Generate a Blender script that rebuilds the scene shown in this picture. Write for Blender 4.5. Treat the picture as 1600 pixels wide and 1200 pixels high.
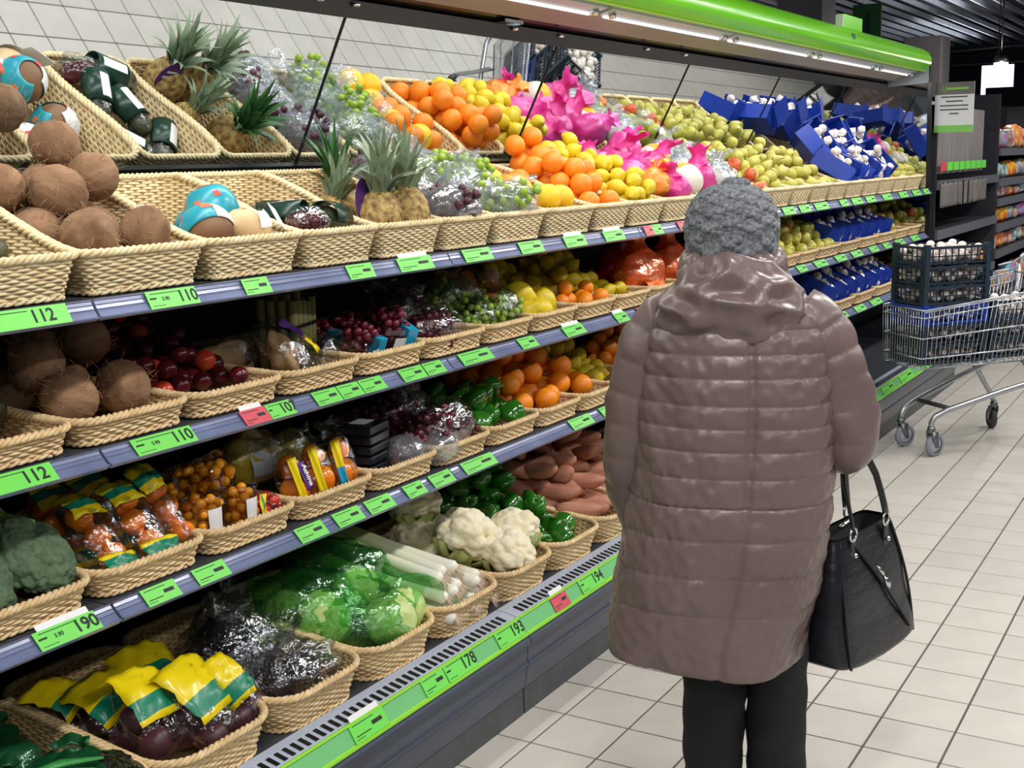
import bpy, math, random
import numpy as np
from mathutils import Vector, Matrix, noise

for o in list(bpy.data.objects): bpy.data.objects.remove(o)
scene = bpy.context.scene
COL = scene.collection
rng = random.Random(7)
PI = math.pi

# ------------------------------------------------------------------ camera
F_PX, YAW, PITCH, ROLL = 1929.44, 0.542744, 0.179213, -0.022061
CAM = Vector((-3.15863, -0.81694, 1.58915))
def cam_axes():
    cy, sy, cp, sp = math.cos(YAW), math.sin(YAW), math.cos(PITCH), math.sin(PITCH)
    w = Vector((cp*cy, cp*sy, -sp)); r = Vector((sy, -cy, 0)); u = r.cross(w)
    cr, sr = math.cos(ROLL), math.sin(ROLL)
    return cr*r + sr*u, -sr*r + cr*u, w
_r, _u, _w = cam_axes()
cd = bpy.data.cameras.new('camera'); cam = bpy.data.objects.new('camera', cd); COL.objects.link(cam)
cd.sensor_width = 36; cd.lens = F_PX/1600*36; cd.clip_start = 0.05; cd.clip_end = 100
m = Matrix.Identity(4)
for i in range(3):
    m[i][0] = _r[i]; m[i][1] = _u[i]; m[i][2] = -_w[i]; m[i][3] = CAM[i]
cam.matrix_world = m
scene.camera = cam

# ------------------------------------------------------------------ world, lights, exposure
wd = bpy.data.worlds.new('store_air'); scene.world = wd; wd.use_nodes = True
wd.node_tree.nodes['Background'].inputs[0].default_value = (0.80, 0.88, 1.0, 1)
wd.node_tree.nodes['Background'].inputs[1].default_value = 0.11
def area(name, loc, sx, sy, power, col=(1, 1, 1), rot=(0, 0, 0)):
    l = bpy.data.lights.new(name, 'AREA'); l.shape = 'RECTANGLE'; l.size = sx; l.size_y = sy
    l.energy = power; l.color = col
    o = bpy.data.objects.new(name, l); o.location = loc; o.rotation_euler = rot; COL.objects.link(o); return o
for lx in (-4.6, -1.9, 0.8, 3.5, 6.2, 9.5):
    for ly, lp in ((-0.55, 47), (-2.7, 41)):
        area('ceiling_light', (lx, ly, 3.18), 1.3, 0.22, lp, (1.0, 0.975, 0.945))
for ux, uy in ((6.5, 3.2), (11.5, 2.2), (11.5, 5.5), (16.0, 3.0)): area('slat_fill_light', (ux, uy, 3.0), 3.0, .25, 13, (.9, .95, 1.0), (PI, 0, 0))  # added upward fill to brighten the dim ceiling slats, no real luminaires
area('canopy_light', (1.45, 1.262, 2.098), 7.8, 0.05, 34, (1.0, 0.97, 0.93), (math.radians(-14), 0, 0))
scene.view_settings.view_transform = 'Standard'
scene.view_settings.look = 'None'
scene.view_settings.gamma = 1
scene.view_settings.use_curve_mapping = False
scene.view_settings.exposure = 0.0

# ------------------------------------------------------------------ materials
MATS = {}
def s2l(c):
    return tuple(((v/255)/12.92 if v/255 <= .04045 else (((v/255)+.055)/1.055)**2.4) for v in c)
def pm(name, c1, c2=None, scale=20., rough=.5, metal=0., bump=0., bscale=None, rnd=0., spec=.5, coat=0.,
       stretch=(1, 1, 1), alpha=None, emit=None, wave=None, trans=0., detail=4.):
    if name in MATS: return MATS[name]
    mt = bpy.data.materials.new(name); mt.use_nodes = True
    nt = mt.node_tree; N = nt.nodes; L = nt.links; b = N['Principled BSDF']
    c1 = s2l(c1) + (1,); b.inputs['Roughness'].default_value = rough; b.inputs['Metallic'].default_value = metal
    b.inputs['Specular IOR Level'].default_value = spec; b.inputs['Coat Weight'].default_value = coat
    b.inputs['Coat Roughness'].default_value = .15
    b.inputs['Base Color'].default_value = c1
    if trans: b.inputs['Transmission Weight'].default_value = trans
    if emit: b.inputs['Emission Color'].default_value = c1; b.inputs['Emission Strength'].default_value = emit
    if c2 or bump or rnd:
        tc = N.new('ShaderNodeTexCoord'); mp = N.new('ShaderNodeMapping'); mp.inputs['Scale'].default_value = stretch
        L.new(tc.outputs['Object'], mp.inputs['Vector'])
    col = None
    if c2:
        nz = N.new('ShaderNodeTexNoise'); nz.inputs['Scale'].default_value = scale; nz.inputs['Detail'].default_value = detail
        L.new(mp.outputs[0], nz.inputs['Vector'])
        rp = N.new('ShaderNodeValToRGB'); rp.color_ramp.elements[0].position = .35; rp.color_ramp.elements[1].position = .65
        rp.color_ramp.elements[0].color = c1; rp.color_ramp.elements[1].color = s2l(c2) + (1,)
        L.new(nz.outputs['Fac'], rp.inputs['Fac']); col = rp.outputs['Color']
    if rnd:
        oi = N.new('ShaderNodeObjectInfo'); mr = N.new('ShaderNodeMapRange')
        mr.inputs['To Min'].default_value = 1-rnd; mr.inputs['To Max'].default_value = 1+rnd
        L.new(oi.outputs['Random'], mr.inputs['Value'])
        hv = N.new('ShaderNodeHueSaturation'); L.new(mr.outputs[0], hv.inputs['Value'])
        if col: L.new(col, hv.inputs['Color'])
        else: hv.inputs['Color'].default_value = c1
        col = hv.outputs['Color']
    if col: L.new(col, b.inputs['Base Color'])
    if bump:
        n2 = N.new('ShaderNodeTexNoise'); n2.inputs['Scale'].default_value = bscale or scale*3; n2.inputs['Detail'].default_value = 5
        L.new(mp.outputs[0], n2.inputs['Vector'])
        bp = N.new('ShaderNodeBump'); bp.inputs['Strength'].default_value = bump; bp.inputs['Distance'].default_value = .004
        L.new(n2.outputs['Fac'], bp.inputs['Height']); L.new(bp.outputs[0], b.inputs['Normal'])
    MATS[name] = mt; return mt
def film(name, tint, gloss=(255, 255, 255), base=.03, edge=.26, bscale=28., body=None, body_fac=0., rough=.12, bump=.6):
    """thin plastic film: tinted see-through sheet with crinkled glossy highlights"""
    if name in MATS: return MATS[name]
    mt = bpy.data.materials.new(name); mt.use_nodes = True; nt = mt.node_tree; N = nt.nodes; L = nt.links
    N.remove(N['Principled BSDF']); out = N['Material Output']
    tr = N.new('ShaderNodeBsdfTransparent'); tr.inputs[0].default_value = s2l(tint) + (1,)
    gl = N.new('ShaderNodeBsdfGlossy'); gl.inputs['Color'].default_value = s2l(gloss) + (1,); gl.inputs['Roughness'].default_value = rough
    tc = N.new('ShaderNodeTexCoord'); nz = N.new('ShaderNodeTexNoise'); nz.inputs['Scale'].default_value = bscale
    nz.inputs['Detail'].default_value = 3; nz.inputs['Distortion'].default_value = 1.2
    L.new(tc.outputs['Object'], nz.inputs['Vector'])
    bp = N.new('ShaderNodeBump'); bp.inputs['Strength'].default_value = bump; bp.inputs['Distance'].default_value = .012
    L.new(nz.outputs['Fac'], bp.inputs['Height']); L.new(bp.outputs[0], gl.inputs['Normal'])
    fr = N.new('ShaderNodeLayerWeight'); fr.inputs['Blend'].default_value = .35; L.new(bp.outputs[0], fr.inputs['Normal'])
    mr = N.new('ShaderNodeMapRange'); mr.inputs['To Min'].default_value = base; mr.inputs['To Max'].default_value = edge
    L.new(fr.outputs['Fresnel'], mr.inputs['Value'])
    src = tr.outputs[0]
    if body:
        df = N.new('ShaderNodeBsdfPrincipled'); df.inputs['Base Color'].default_value = s2l(body) + (1,); df.inputs['Roughness'].default_value = .45
        m0 = N.new('ShaderNodeMixShader'); m0.inputs[0].default_value = body_fac
        L.new(tr.outputs[0], m0.inputs[1]); L.new(df.outputs[0], m0.inputs[2]); src = m0.outputs[0]
    mx = N.new('ShaderNodeMixShader'); L.new(mr.outputs[0], mx.inputs[0]); L.new(src, mx.inputs[1]); L.new(gl.outputs[0], mx.inputs[2])
    L.new(mx.outputs[0], out.inputs['Surface']); MATS[name] = mt; return mt

# ------------------------------------------------------------------ mesh helpers
class MB:
    def __init__(s): s.V = []; s.F = []; s.n = 0; s.mi = []; s.cur = 0
    def add(s, V, F):
        V = np.asarray(V, float).reshape(-1, 3)
        s.V.append(V); F = [tuple(int(i)+s.n for i in f) for f in F]; s.F += F; s.mi += [s.cur]*len(F); s.n += len(V); return s
    def box(s, a, b):
        x0, y0, z0 = a; x1, y1, z1 = b
        return s.add([(x0,y0,z0),(x1,y0,z0),(x1,y1,z0),(x0,y1,z0),(x0,y0,z1),(x1,y0,z1),(x1,y1,z1),(x0,y1,z1)],
              [(0,3,2,1),(4,5,6,7),(0,1,5,4),(1,2,6,5),(2,3,7,6),(3,0,4,7)])
    def obox(s, c, sz, M3):
        """oriented box: centre, full sizes, 3x3 axes (columns)"""
        k = np.array([(-1,-1,-1),(1,-1,-1),(1,1,-1),(-1,1,-1),(-1,-1,1),(1,-1,1),(1,1,1),(-1,1,1)])*np.array(sz)/2
        return s.add(k@np.array(M3).T + np.array(c), [(0,3,2,1),(4,5,6,7),(0,1,5,4),(1,2,6,5),(2,3,7,6),(3,0,4,7)])
    def grid(s, P, wu=False, wv=False):
        P = np.asarray(P, float); a, b = P.shape[:2]
        F = []
        for i in range(a if wu else a-1):
            i2 = (i+1) % a
            for j in range(b if wv else b-1):
                j2 = (j+1) % b; F.append((i*b+j, i*b+j2, i2*b+j2, i2*b+j))
        return s.add(P.reshape(-1, 3), F)
    def loft(s, R, cap0=True, cap1=True):
        R = np.asarray(R, float); a, b = R.shape[:2]; n0 = s.n; s.grid(R, False, True)
        if cap0: s.F.append(tuple(n0+j for j in range(b))[::-1]); s.mi.append(s.cur)
        if cap1: s.F.append(tuple(n0+(a-1)*b+j for j in range(b))); s.mi.append(s.cur)
        return s
    def tube(s, path, r, seg=8, closed=False, flat=1.0):
        P = np.asarray(path, float); n = len(P); r = np.broadcast_to(np.asarray(r, float), (n,))
        if closed: T = np.roll(P, -1, 0)-np.roll(P, 1, 0)
        else: T = np.gradient(P, axis=0)
        T /= np.linalg.norm(T, axis=1)[:, None]+1e-12
        ref = np.array([0, 0, 1.]) if abs(T[0, 2]) < .9 else np.array([1., 0, 0])
        U = ref - T[0]*(ref@T[0]); U /= np.linalg.norm(U); R = []
        th = np.linspace(0, 2*PI, seg, endpoint=False)
        for i in range(n):
            U = U - T[i]*(U@T[i]); U /= np.linalg.norm(U)+1e-12; W = np.cross(T[i], U)
            R.append(P[i] + r[i]*(np.cos(th)[:, None]*U*flat + np.sin(th)[:, None]*W))
        R = np.array(R)
        if closed: return s.grid(R, True, True)
        return s.loft(R)
    def lathe(s, prof, seg=16, c=(0, 0, 0)):
        th = np.linspace(0, 2*PI, seg, endpoint=False)
        R = [[(c[0]+r*math.cos(t), c[1]+r*math.sin(t), c[2]+z) for t in th] for r, z in prof]
        return s.loft(R)
    def prism(s, prof, x0, x1):
        """(y,z) outline extruded along x"""
        n = len(prof); V = [(x0, y, z) for y, z in prof] + [(x1, y, z) for y, z in prof]
        F = [(i, (i+1) % n, n+(i+1) % n, n+i) for i in range(n)] + [tuple(range(n))[::-1], tuple(range(n, 2*n))]
        return s.add(V, F)
    def mesh(s, name, mats, smooth=True):
        me = bpy.data.meshes.new(name); V = np.concatenate(s.V) if s.V else np.zeros((0, 3))
        me.from_pydata(V.tolist(), [], s.F)
        for mt in (mats if isinstance(mats, (list, tuple)) else [mats]): me.materials.append(mt)
        if isinstance(mats, (list, tuple)): me.polygons.foreach_set('material_index', s.mi)
        me.polygons.foreach_set('use_smooth', [bool(smooth)]*len(me.polygons)); me.update(); return me
    def obj(s, name, mats, parent=None, smooth=False, bevel=0, seg=2, solid=0):
        return link(name, s.mesh(name, mats, smooth), parent, bevel=bevel, seg=seg, solid=solid)
def link(name, me, parent=None, loc=None, rot=None, bevel=0, seg=2, solid=0, mat=None, scale=None):
    o = bpy.data.objects.new(name, me); COL.objects.link(o); o.parent = parent
    if loc is not None: o.location = loc
    if rot is not None: o.rotation_euler = rot
    if scale is not None: o.scale = (scale,)*3 if isinstance(scale, (int, float)) else scale
    if mat is not None: o.matrix_basis = mat
    if solid: md = o.modifiers.new('thickness', 'SOLIDIFY'); md.thickness = solid
    if bevel:
        md = o.modifiers.new('bevel', 'BEVEL'); md.width = bevel; md.segments = seg; md.limit_method = 'ANGLE'
    return o
def tag(o, label, cat, group=None, kind=None):
    o['label'] = label; o['category'] = cat
    if group: o['group'] = group
    if kind: o['kind'] = kind
    return o
def thing(name, label, cat, loc=(0, 0, 0), rz=0., group=None, rot=None):
    o = bpy.data.objects.new(name, None); COL.objects.link(o); o.location = loc; o.empty_display_size = .05
    o.rotation_euler = rot if rot else (0, 0, rz)
    return tag(o, label, cat, group)
def struct(o): o['kind'] = 'structure'; return o
def axes(x, y, z, loc):
    m = Matrix.Identity(4)
    for i in range(3): m[i][0] = x[i]; m[i][1] = y[i]; m[i][2] = z[i]; m[i][3] = loc[i]
    return m
def text(s, size, mat, parent, M, name='lettering', ext=.0002):
    cu = bpy.data.curves.new(name, 'FONT'); cu.body = s; cu.size = size; cu.extrude = ext; cu.offset = size*.022; cu.align_x = 'CENTER'; cu.align_y = 'CENTER'
    t = bpy.data.objects.new(name, cu); COL.objects.link(t)
    dg = bpy.context.evaluated_depsgraph_get(); me = bpy.data.meshes.new_from_object(t.evaluated_get(dg))
    bpy.data.objects.remove(t); me.materials.clear(); me.materials.append(mat)
    o = link(name, me, parent); o.matrix_basis = M; return o
def ball(nu=14, nv=20):
    """unit sphere grid (nu rows incl. poles, nv columns)"""
    ph = np.linspace(1e-3, PI-1e-3, nu)[:, None]; th = np.linspace(0, 2*PI, nv, endpoint=False)[None]
    return np.stack([np.sin(ph)*np.cos(th), np.sin(ph)*np.sin(th), np.cos(ph)+0*th], -1)
def nz3(P, sc, seed=0.):
    sh = P.shape[:-1]; Q = P.reshape(-1, 3)*sc + seed
    return np.array([noise.noise(Vector(q)) for q in Q]).reshape(sh)
def wnoise(P, sc, seed, k=7):
    """cheap vectorised pseudo-noise: sum of random plane waves"""
    r = np.random.RandomState(seed); out = 0
    for _ in range(k):
        d = r.normal(size=3); d /= np.linalg.norm(d); out = out + np.sin((P@d)*sc*r.uniform(.6, 1.6)+r.uniform(0, 6.28))
    return out/k**.5

# ------------------------------------------------------------------ common materials
DARK = pm('case_dark', (24, 28, 33), rough=.5)
DECK = pm('shelf_deck_grey', (62, 66, 72), (52, 56, 62), rough=.45, scale=30)
RAIL = pm('price_rail_plastic', (122, 132, 166), (106, 116, 150), scale=8, rough=.22, spec=.6)
SILVER = pm('bumper_light_grey', (178, 188, 206), rough=.35)
BUMPER = pm('bumper_slate', (66, 74, 92), (60, 66, 80), scale=6, rough=.30, stretch=(.3, 6, 6))
KICK = pm('kick_grey', (78, 82, 86), (70, 73, 76), rough=.5)
BLACK = pm('black_trim', (14, 15, 18), rough=.3)
GREEN = pm('tag_green', (112, 222, 84), rough=.4)
GREENB = pm('green_insert', (120, 196, 128), rough=.25)
LIME = pm('lime_edge', (150, 220, 60), rough=.35)
RED = pm('tag_red', (214, 76, 92), rough=.4)
WHITE = pm('white_card', (238, 238, 240), rough=.5)
INK = pm('ink', (24, 34, 28), rough=.6)
MIRROR = pm('mirror', (226, 232, 234), rough=.015, metal=1.)
WICK = pm('wicker_pale', (246, 230, 188), (226, 200, 150), scale=60, rough=.55, rnd=.06)
WICK2 = pm('wicker_honey', (238, 212, 166), (214, 180, 128), scale=60, rough=.55, rnd=.06)
WICKD = pm('wicker_lining', (170, 138, 92), rough=.8)
CHROME = pm('chrome', (214, 218, 222), rough=.18, metal=1.)

# ------------------------------------------------------------------ floor
TILE = 0.2024; TROT = math.radians(0.3455)
floor_mb = MB().box((-7, -7.5, -.06), (20, 7, -.004))
fl = struct(floor_mb.obj('floor', pm('grout', (88, 82, 78), (74, 70, 67), rough=.8, scale=9)))
TM = pm('floor_tile_beige', (190, 185, 177), (199, 193, 185), scale=5, rough=.34, rnd=.045, spec=.45)
tm = MB(); g = .0030; hx = TILE/2-g; tb = .0012
tm.add([(-hx,-hx,-.005),(hx,-hx,-.005),(hx,hx,-.005),(-hx,hx,-.005),(-hx,-hx,-tb),(hx,-hx,-tb),(hx,hx,-tb),(-hx,hx,-tb),
        (-hx+tb,-hx+tb,0),(hx-tb,-hx+tb,0),(hx-tb,hx-tb,0),(-hx+tb,hx-tb,0)],
       [(0,1,5,4),(1,2,6,5),(2,3,7,6),(3,0,4,7),(4,5,9,8),(5,6,10,9),(6,7,11,10),(7,4,8,11),(8,9,10,11)])
tile_me = tm.mesh('tile', TM, False)
ct, st = math.cos(TROT), math.sin(TROT)
cand = []
for i in range(-24, 70):
    for j in range(-30, 26):
        x, y = (i+.5)*TILE, (j+.5)*TILE; X, Y = x*ct-y*st, x*st+y*ct
        d = Vector((X, Y, 0))-CAM; z = d.dot(_w)
        vis = z > .3 and abs(d.dot(_r)/z*F_PX) < 860 and abs(d.dot(_u)/z*F_PX) < 660 and Y < 1.0
        cand.append((0 if vis else 1, d.length, X, Y))
cand.sort()
for _, _, X, Y in cand[:300]: link('tile', tile_me, fl, (X, Y, 0), (0, 0, TROT))
V0 = np.array([v.co[:] for v in tile_me.vertices]); F0 = [tuple(p.vertices) for p in tile_me.polygons]
R2 = np.array([[ct, -st, 0], [st, ct, 0], [0, 0, 1]]); V0 = V0@R2.T
rest = MB()
for _, _, X, Y in cand[300:]: rest.add(V0+np.array([X, Y, 0]), F0)
ro = rest.obj('tile_field', TM, fl); ro['kind'] = 'stuff'

# ------------------------------------------------------------------ ceiling, far wall, columns
cl = struct(MB().box((-7, -7.5, 3.62), (20, 9.5, 3.7)).obj('ceiling', pm('ceiling_void', (10, 12, 20), rough=.9)))
SL = pm('ceiling_slat_grey', (226, 229, 240), (210, 214, 226), rough=.45, scale=3)
sl_me = MB().box((-7, -.010, 3.30), (20, .010, 3.36)).mesh('slat', SL, False)
for k in range(58): link('slat', sl_me, cl, (0, -4.6+.22*k, 0))
WB = pm('far_wall_slate', (46, 49, 58), (40, 43, 52), rough=.7, scale=2)
struct(MB().box((19, -7.5, 0), (19.2, 9.5, 3.7)).obj('wall_back', WB))
struct(MB().box((-7, 6.9, 0), (20, 7.1, 3.7)).obj('wall_left', WB))
COLM = pm('column_grey', (118, 116, 120), (106, 104, 108), rough=.6, scale=4)
tag(MB().box((7.8, 2.56, 0), (8.2, 2.97, 3.6)).obj('column', COLM, bevel=.01), 'tall grey square column rising behind the green canopy', 'column')
tag(MB().box((10.4, 2.10, 0), (10.8, 2.49, 2.76)).obj('utility_column', COLM, bevel=.01), 'short grey boxed pillar behind the end of the canopy', 'column')

# ------------------------------------------------------------------ refrigerated display case
JX = [-2.765, -1.515, -.265, .985, 2.235, 3.485, 4.735, 5.6725]
X0, X1 = JX[0], JX[-1]
case = thing('display_case', 'long tiered refrigerated produce case with tilted mirror and lime green canopy', 'display case', (0, 0, 0))
SH = [(1.1343, 1.3362, 1.1141, 1.2999), (1.1487, 1.0337, 1.1196, 1.0017), (1.1524, .7079, 1.1211, .6765)]
for yt, zt, yb, zb in SH:
    for a, b in zip(JX[:-1], JX[1:]):
        MB().box((a+.002, yt+.004, zt-.028), (b-.002, 1.76, zt-.002)).obj('shelf', DECK, case, bevel=.002)
        n = Vector((0, -(zt-zb), -(yb-yt)*-1)); up = Vector((0, yt-yb, zt-zb)); L_ = up.length; up.normalize(); n = Vector((1, 0, 0)).cross(up)
        def q(t, d): p = Vector((0, yb, zb))+up*(t*L_)+n*d; return (p.y, p.z)
        prof = [q(0, -.006), q(0, .006), q(.06, .008), q(.12, .0035), q(.46, .002), q(.50, .0045), q(.54, .002), q(.70, .002), q(.73, .004), q(.76, .002), q(.92, .0025), q(.96, .006), q(1, .005), q(1, -.006)]
        MB().prism(prof, a+.0035, b-.0035).obj('price_rail', RAIL, case)
MB().box((X0, 1.76, .25), (X1, 1.80, 1.60)).obj('back_panel', DARK, case)
MB().box((X0, 1.0, .27), (X1, 1.76, .292)).obj('bottom_deck', DECK, case)
for a, b in zip(JX[:-1], JX[1:]):
    base = MB().prism([(1.0, .292), (1.0, .303), (.974, .303), (.934, .295), (.926, .282), (.926, .03), (1.0, .03)], a+.002, b-.002).obj('air_grille_frame', SILVER, case)
    gm = MB()
    n = 44
    for k in range(n):
        xx = a+.05+(b-a-.10)*k/(n-1); t = np.array([0, -.040, -.008]); t = t/np.linalg.norm(t); nn = np.array([0, -.196, .98])
        M3 = np.stack([np.array([1., 0, 0]), t, np.cross([1., 0, 0], t)], 1)
        gm.obox((xx, .953, .2995), (.012, .033, .003), M3)
    gm.obj('grille_slots', BLACK, base)
    MB().prism([(.931, .293), (.924, .296), (.896, .250), (.904, .247)], a+.001, b-.001).obj('green_tag_strip', GREENB, case)
    MB().prism([(.928, .2965), (.921, .2995), (.918, .294), (.925, .291)], a+.001, b-.001).obj('lime_edge', LIME, case)
    MB().prism([(.899, .2545), (.892, .2535), (.890, .247), (.900, .244)], a+.001, b-.001).obj('lime_edge', LIME, case)
    MB().prism([(.93, .246), (.899, .246), (.884, .238), (.882, .222), (.895, .212), (.897, .170), (.893, .163), (.893, .155), (.899, .148), (.902, .12), (.908, .085), (.94, .085)], a+.002, b-.002).obj('bumper', BUMPER, case)
    MB().box((a+.004, .912, 0), (b-.004, .94, .086)).obj('kick_plate', KICK, case)
# mirror panels (one per module), framed by slim black bars
MYB, MZB, MYT, MZT = 1.67, 1.588, 1.4545, 2.004
mu = Vector((0, MYT-MYB, MZT-MZB)).normalized(); mn = Vector((1, 0, 0)).cross(mu)
def mp_(t, d): p = Vector((0, MYB, MZB))+mu*t+mn*d; return (p.y, p.z)
ML = Vector((0, MYT-MYB, MZT-MZB)).length
for a, b in zip(JX[:-1], JX[1:]):
    MB().prism([mp_(0, -.004), mp_(0, 0), mp_(ML, 0), mp_(ML, -.004)], a+.003, b-.003).obj('mirror_panel', MIRROR, case)
for x in JX[1:-1]:
    MB().prism([mp_(0, -.002), mp_(0, .004), mp_(ML, .004), mp_(ML, -.002)], x-.0022, x+.0022).obj('mirror_seam', BLACK, case)
MB().prism([mp_(-.022, -.012), mp_(-.022, .012), mp_(.004, .012), mp_(.004, -.012)], X0, X1).obj('mirror_ledge', BLACK, case)
MB().box((X0, 1.69, 1.56), (X1, 1.80, 2.3)).obj('rear_cover', DARK, case)
# canopy
barT = mp_(ML+.050, 0)
MB().prism([mp_(ML-.002, -.02), mp_(ML-.002, .010), mp_(ML+.05, .010), mp_(ML+.05, -.02)], X0, X1).obj('mirror_head_bar', BLACK, case)
GL = pm('canopy_gloss_panel', (92, 86, 80), rough=.16, metal=.85)
MB().prism([(1.432, 2.052), (1.380, 2.064), (1.380, 2.078), (1.432, 2.078)], X0, X1).obj('gloss_panel', GL, case)
CGREY = pm('canopy_grey', (150, 143, 134), (142, 136, 128), rough=.45, scale=3)
MB().prism([(1.380, 2.063), (1.300, 2.103), (1.300, 2.117), (1.380, 2.077)], X0, X1).obj('soffit_panel', CGREY, case)
TUBE = pm('light_tube', (246, 250, 255), rough=.3, emit=1.2)
HOUS = pm('lamp_housing', (196, 204, 212), rough=.3)
for a, b in zip(JX[:-1], JX[1:]):
    hs = MB().prism([(1.300, 2.106), (1.292, 2.102), (1.235, 2.118), (1.23, 2.15), (1.300, 2.15)], a+.02, b-.02).obj('lamp_housing', HOUS, case)
    MB().tube([(a+.06, 1.292, 2.099), (b-.06, 1.292, 2.099)], .006, 8).obj('lamp_tube', TUBE, hs, True)
    for xx in (a+.07, b-.07):
        MB().lathe([(.0, -.02), (.013, -.018), (.016, 0), (.013, .012), (0, .014)], 10, (xx, 1.262, 2.108)).obj('lamp_socket', CHROME, hs, True)
GRN = pm('canopy_green', (126, 226, 22), (118, 218, 18), rough=.28, scale=2, coat=.15)
MB().prism([(1.235, 2.15), (1.1874, 2.1225), (1.1795, 2.1248), (1.1538, 2.1516), (1.1437, 2.1606), (1.1415, 2.1807), (1.146, 2.2109), (1.165, 2.2411), (1.1985, 2.2635), (1.2712, 2.2892), (1.3831, 2.3116), (1.62, 2.34), (1.62, 2.15)], X0, X1-.02).obj('canopy_fascia', GRN, case, True, bevel=.004)
MB().prism([(1.2041, 2.1203), (1.184, 2.1158), (1.1773, 2.1225), (1.1985, 2.1281)], X0, X1-.02).obj('canopy_edge', pm('edge_lime', (176, 214, 70), rough=.3), case)
MB().prism([(1.166, 2.042), (1.158, 2.06), (1.162, 2.158), (1.24, 2.17), (1.64, 2.18), (1.64, 2.015)], X1-.022, X1-.012).obj('canopy_cheek', pm('cheek_grey', (150, 158, 166), rough=.4), case)
ENDM = pm('end_mirror', (206, 212, 216), rough=.02, metal=1.)
FRM = pm('end_frame', (52, 54, 62), rough=.4)
MB().box((X1-.010, 1.15, .30), (X1-.004, 1.69, 2.04)).obj('end_mirror', ENDM, case)
MB().prism([(.93, .0), (.905, .25), (.95, .31), (1.10, .36), (1.115, .6), (1.15, 2.04), (1.15, 2.2), (1.8, 2.35), (1.8, 0)], X1-.004, X1+.05).obj('end_panel', FRM, case)
MB().prism([(1.100, .36), (1.138, 2.05), (1.165, 2.05), (1.135, .36)], X1-.014, X1-.003).obj('end_panel_edge', BLACK, case)
# small display and clips on the canopy
dsp = MB().box((.50, 1.385, 2.045), (.62, 1.425, 2.056)).obj('control_panel', BLACK, case)
MB().box((.565, 1.388, 2.042), (.605, 1.42, 2.0445)).obj('control_window', pm('lcd', (120, 150, 170), rough=.3, emit=.5), dsp)
for x in (-.42, -.26, .62, .95, 1.7, 2.1):
    MB().lathe([(0, 0), (.012, .001), (.013, .008), (0, .010)], 12, (x, barT[0]-.012, barT[1]-.022)).obj('bar_clip', CHROME, case, True)
gt = MB().box((3.75, 1.19, 2.26), (4.11, 1.235, 2.335)).obj('canopy_flag', GRN, case, bevel=.003)
MB().box((3.735, 1.192, 2.265), (3.748, 1.233, 2.33)).obj('flag_end', WHITE, gt)
MB().box((3.765, 1.1435, 2.200), (3.815, 1.149, 2.228)).obj('pictogram', pm('pictogram_blue', (20, 90, 80), rough=.4), case)

# ------------------------------------------------------------------ price tags
TAGSEEN = set()
def price_tag(si, xa, xb, kind='green', num=None, small=None, paper=False):
    if si < 3:
        yt, zt, yb, zb = SH[si]; where = ('top', 'second', 'third')[si] + ' shelf rail'
    else:
        yt, zt, yb, zb = .924, .2955, .8965, .2525; where = 'bottom bumper rail'
    up = Vector((0, yt-yb, zt-zb)); H = up.length; up.normalize(); nn = Vector((1, 0, 0)).cross(up)
    cpos = Vector(((xa+xb)/2, (yt+yb)/2, (zt+zb)/2))+nn*(.0078 if si < 3 else .003)
    w = xb-xa; h = H*.96
    xm = (xa+xb)/2; near = min((q_ for q_ in BREG if q_[0] == si), key=lambda q_: abs((q_[1]+q_[2])/2-xm))
    lab = f'{kind} price tag reading {num} on the {where} under {near[3]}' if num else f'small {kind} price tag on the {where} under {near[3]}'
    if lab in TAGSEEN: lab = lab.replace(' price tag', ' second price tag')
    TAGSEEN.add(lab)
    o = MB().box((-w/2, -h/2, -.0006), (w/2, h/2, .0006)).obj('price_tag', GREEN if kind == 'green' else RED)
    o.matrix_basis = axes((1, 0, 0), up, nn, cpos)
    tag(o, lab, 'price tag', None if num else f'{kind} tags on the {where}')
    I = Matrix.Identity(4)
    if num:
        text(num, h*.92, INK, o, Matrix.Translation((w*.30, 0, .0009)))
        if small: text(small, h*.30, INK, o, Matrix.Translation((-w*.15, 0, .0009)))
        MB().box((-w*.46, h*.02, .0007), (-w*.33, h*.12, .001)).obj('printed_line', INK, o)
    else:
        MB().box((w*.08, -h*.08, .0007), (w*.38, h*.12, .001)).obj('printed_line', INK, o)
        MB().box((-w*.42, -h*.22, .0007), (w*.0, -h*.17, .001)).obj('printed_line', INK, o)
    MB().box((-w*.42, h*.32, .0007), (w*.2, h*.36, .001)).obj('printed_line', INK, o)
    MB().box((-w*.45, -h*.36, .0007), (-w*.2, -h*.33, .001)).obj('printed_line', INK, o)
    if paper:
        p = MB().box((-w*.4, h*.42, -.0018), (w*.45, h*.85, -.0010)).obj('white_slip', WHITE, o)
T1 = [(-1.88, -1.584, 'green', '112', '12.90'), (-1.385, -1.247, 'green', '110', '5.90'), (-1.103, -1.019), (-.73, -.627), (-.516, -.362, 'green', None, None, True), (-.201, -.053), (.115, .254), (.403, .547, 'green', None, None, True), (.69, .842, 'green', None, None, True), (1.02, 1.094, 'red'), (1.096, 1.175), (1.333, 1.415, 'red'), (1.55, 1.7), (1.95, 2.1), (2.25, 2.4), (2.579, 2.75), (2.828, 2.991), (3.075, 3.293), (3.52, 3.66), (3.746, 3.939), (4.033, 4.227), (4.4, 4.6), (4.8, 5.0), (5.15, 5.35), (5.45, 5.6)]
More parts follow.
